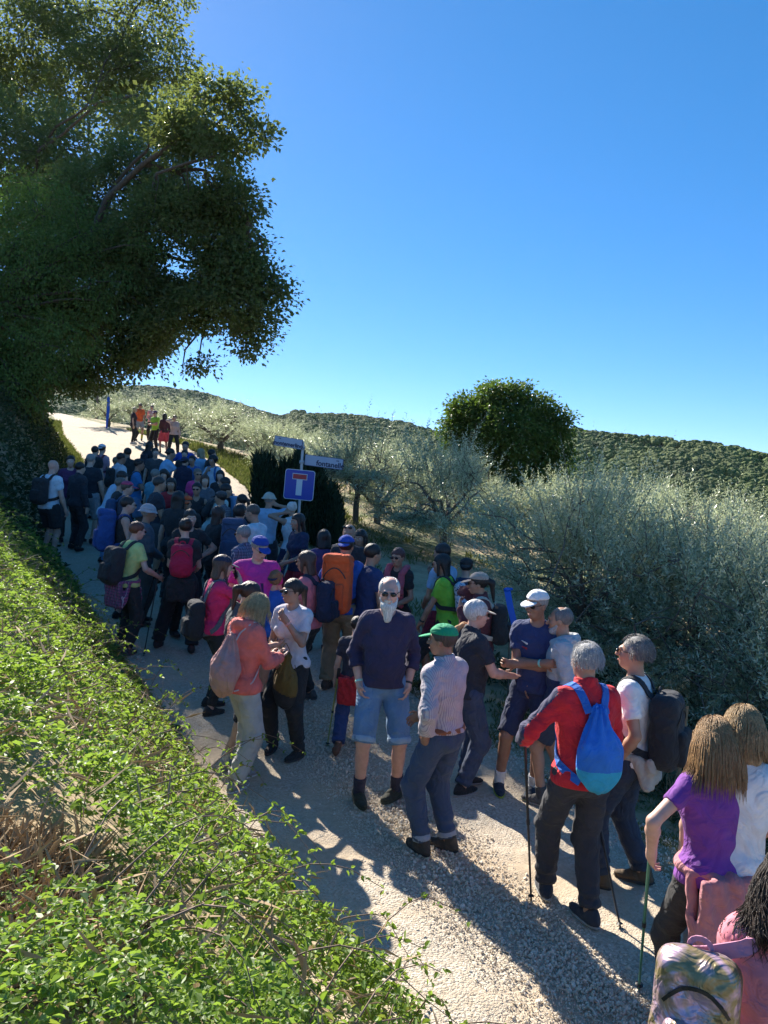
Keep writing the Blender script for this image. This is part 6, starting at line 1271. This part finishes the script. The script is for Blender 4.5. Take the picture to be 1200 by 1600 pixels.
def markers():
    ribm = simple('blue_tape', (.008, .10, .55), .4)
    # tall thin blue banner by the track
    g = hit(167, 670); Y = float(g[1]); o = empty('trail_banner', tuple(g)); tag(o, 'tall narrow blue banner standing beside the track up the hill', 'banner'); t = at(165, 612, Y) - g; 
    V, F = tube_np([(np.array([[0, 0, -.3], [0, 0, t[2] * .5], [0, 0, t[2]]]), [.03, .028, .025])], 8); mesh_np('pole', V, F, simple('banner_pole', (.30, .31, .33), .5), o)
    z1 = (at(165, 620, Y) - g)[2]; z0 = (at(165, 669, Y) - g)[2]; K = np.array([[.02 + .02 * math.sin(q * 5), -.045, z1 + (z0 - z1) * q] for q in np.linspace(0, 1, 14)]); w_ = np.interp(np.linspace(0, 1, 14), [0, .1, .5, 1], [.10, .14, .15, .08])
    V = np.concatenate([K - np.array([1, 0, 0]) * w_[:, None] / 2, K + np.array([1, .3, 0]) * w_[:, None] / 2, K - np.array([1, 0, 0]) * w_[:, None] / 2 + [0, .012, 0], K + np.array([1, .3, 0]) * w_[:, None] / 2 + [0, .012, 0]]); n = 14
    F = [(i, i + n, i + n + 1, i + 1) for i in range(13)] + [(i + 2 * n, i + 1 + 2 * n, i + 1 + 3 * n, i + 3 * n) for i in range(13)]; mesh_np('cloth', V, np.array(F), ribm, o)
    # short blue strip hanging on a stake at the olives
    p1, p2, p3 = at(792, 921, 8.6), at(797, 950, 8.55), at(806, 985, 8.5); g = np.array([p3[0], 8.6, float(terrain(p3[0], 8.6))]); o = empty('marker_stake', tuple(g)); tag(o, 'blue marker tape tied to a thin stake beside the olives', 'marker')
    V, F = tube_np([(np.array([[0, 0, -.2], (p2 - g) * [1, 1, 1], p1 - g + [0, 0, .02]]), [.010, .009, .008])], 6); mesh_np('stake', V, F, M_OBARK, o)
    K = smooth_path([p1 - g + [0, -.02, 0], p2 - g + [0, -.025, 0], p3 - g + [0, -.02, 0]], 12); ribbon('tape', K, np.tile([0, -1., 0], (12, 1)), .07, .004, ribm, o)
    b_ = p1 - g; F_ = Field(); F_.ell(b_ + [0, -.02, 0], (.035, .02, .028), None, .01); F_.cone(b_ + [-.03, -.02, .0], b_ + [.05, -.02, .01], .012, .016, .01); mk('knot', F_, .008, ribm, o)
    # wooden stake leaning by the man in the white t-shirt
    g = np.array([*at(1062, 1165, 6.3)[:2], 0]); g[2] = terrain(g[0], g[1]); o = empty('wooden_stake', tuple(g)); tag(o, 'light wooden stake leaning in the scrub at the right', 'stake'); e = at(1074, 1103, 6.4) - g; V, F = tube_np([(np.array([[0, 0, -.1], e * .5, e]), [.016, .015, .013])], 7); mesh_np('shaft', V, F, simple('weathered_wood', (.26, .17, .09), .85), o)
    # utility pole far up the hill
    Y = 58; g = np.array([*at(151, 640, Y)[:2], 0]); g[2] = terrain(g[0], g[1]); o = empty('utility_pole', tuple(g)); tag(o, 'thin wooden utility pole beyond the oak', 'utility pole'); z = (at(151, 560, Y) - g)[2]; V, F = tube_np([(np.array([[0, 0, -.3], [0, 0, z / 2], [0, 0, z]]), [.13, .12, .10])], 8); mesh_np('shaft', V, F, M_OBARK, o); V, F = tube_np([(np.array([[-.8, 0, z - .4], [0, 0, z - .4], [.8, 0, z - .4]]), [.05, .05, .05])], 6); mesh_np('crossarm', V, F, M_OBARK, o)
markers()
print('done', round(time.time() - T0, 1))
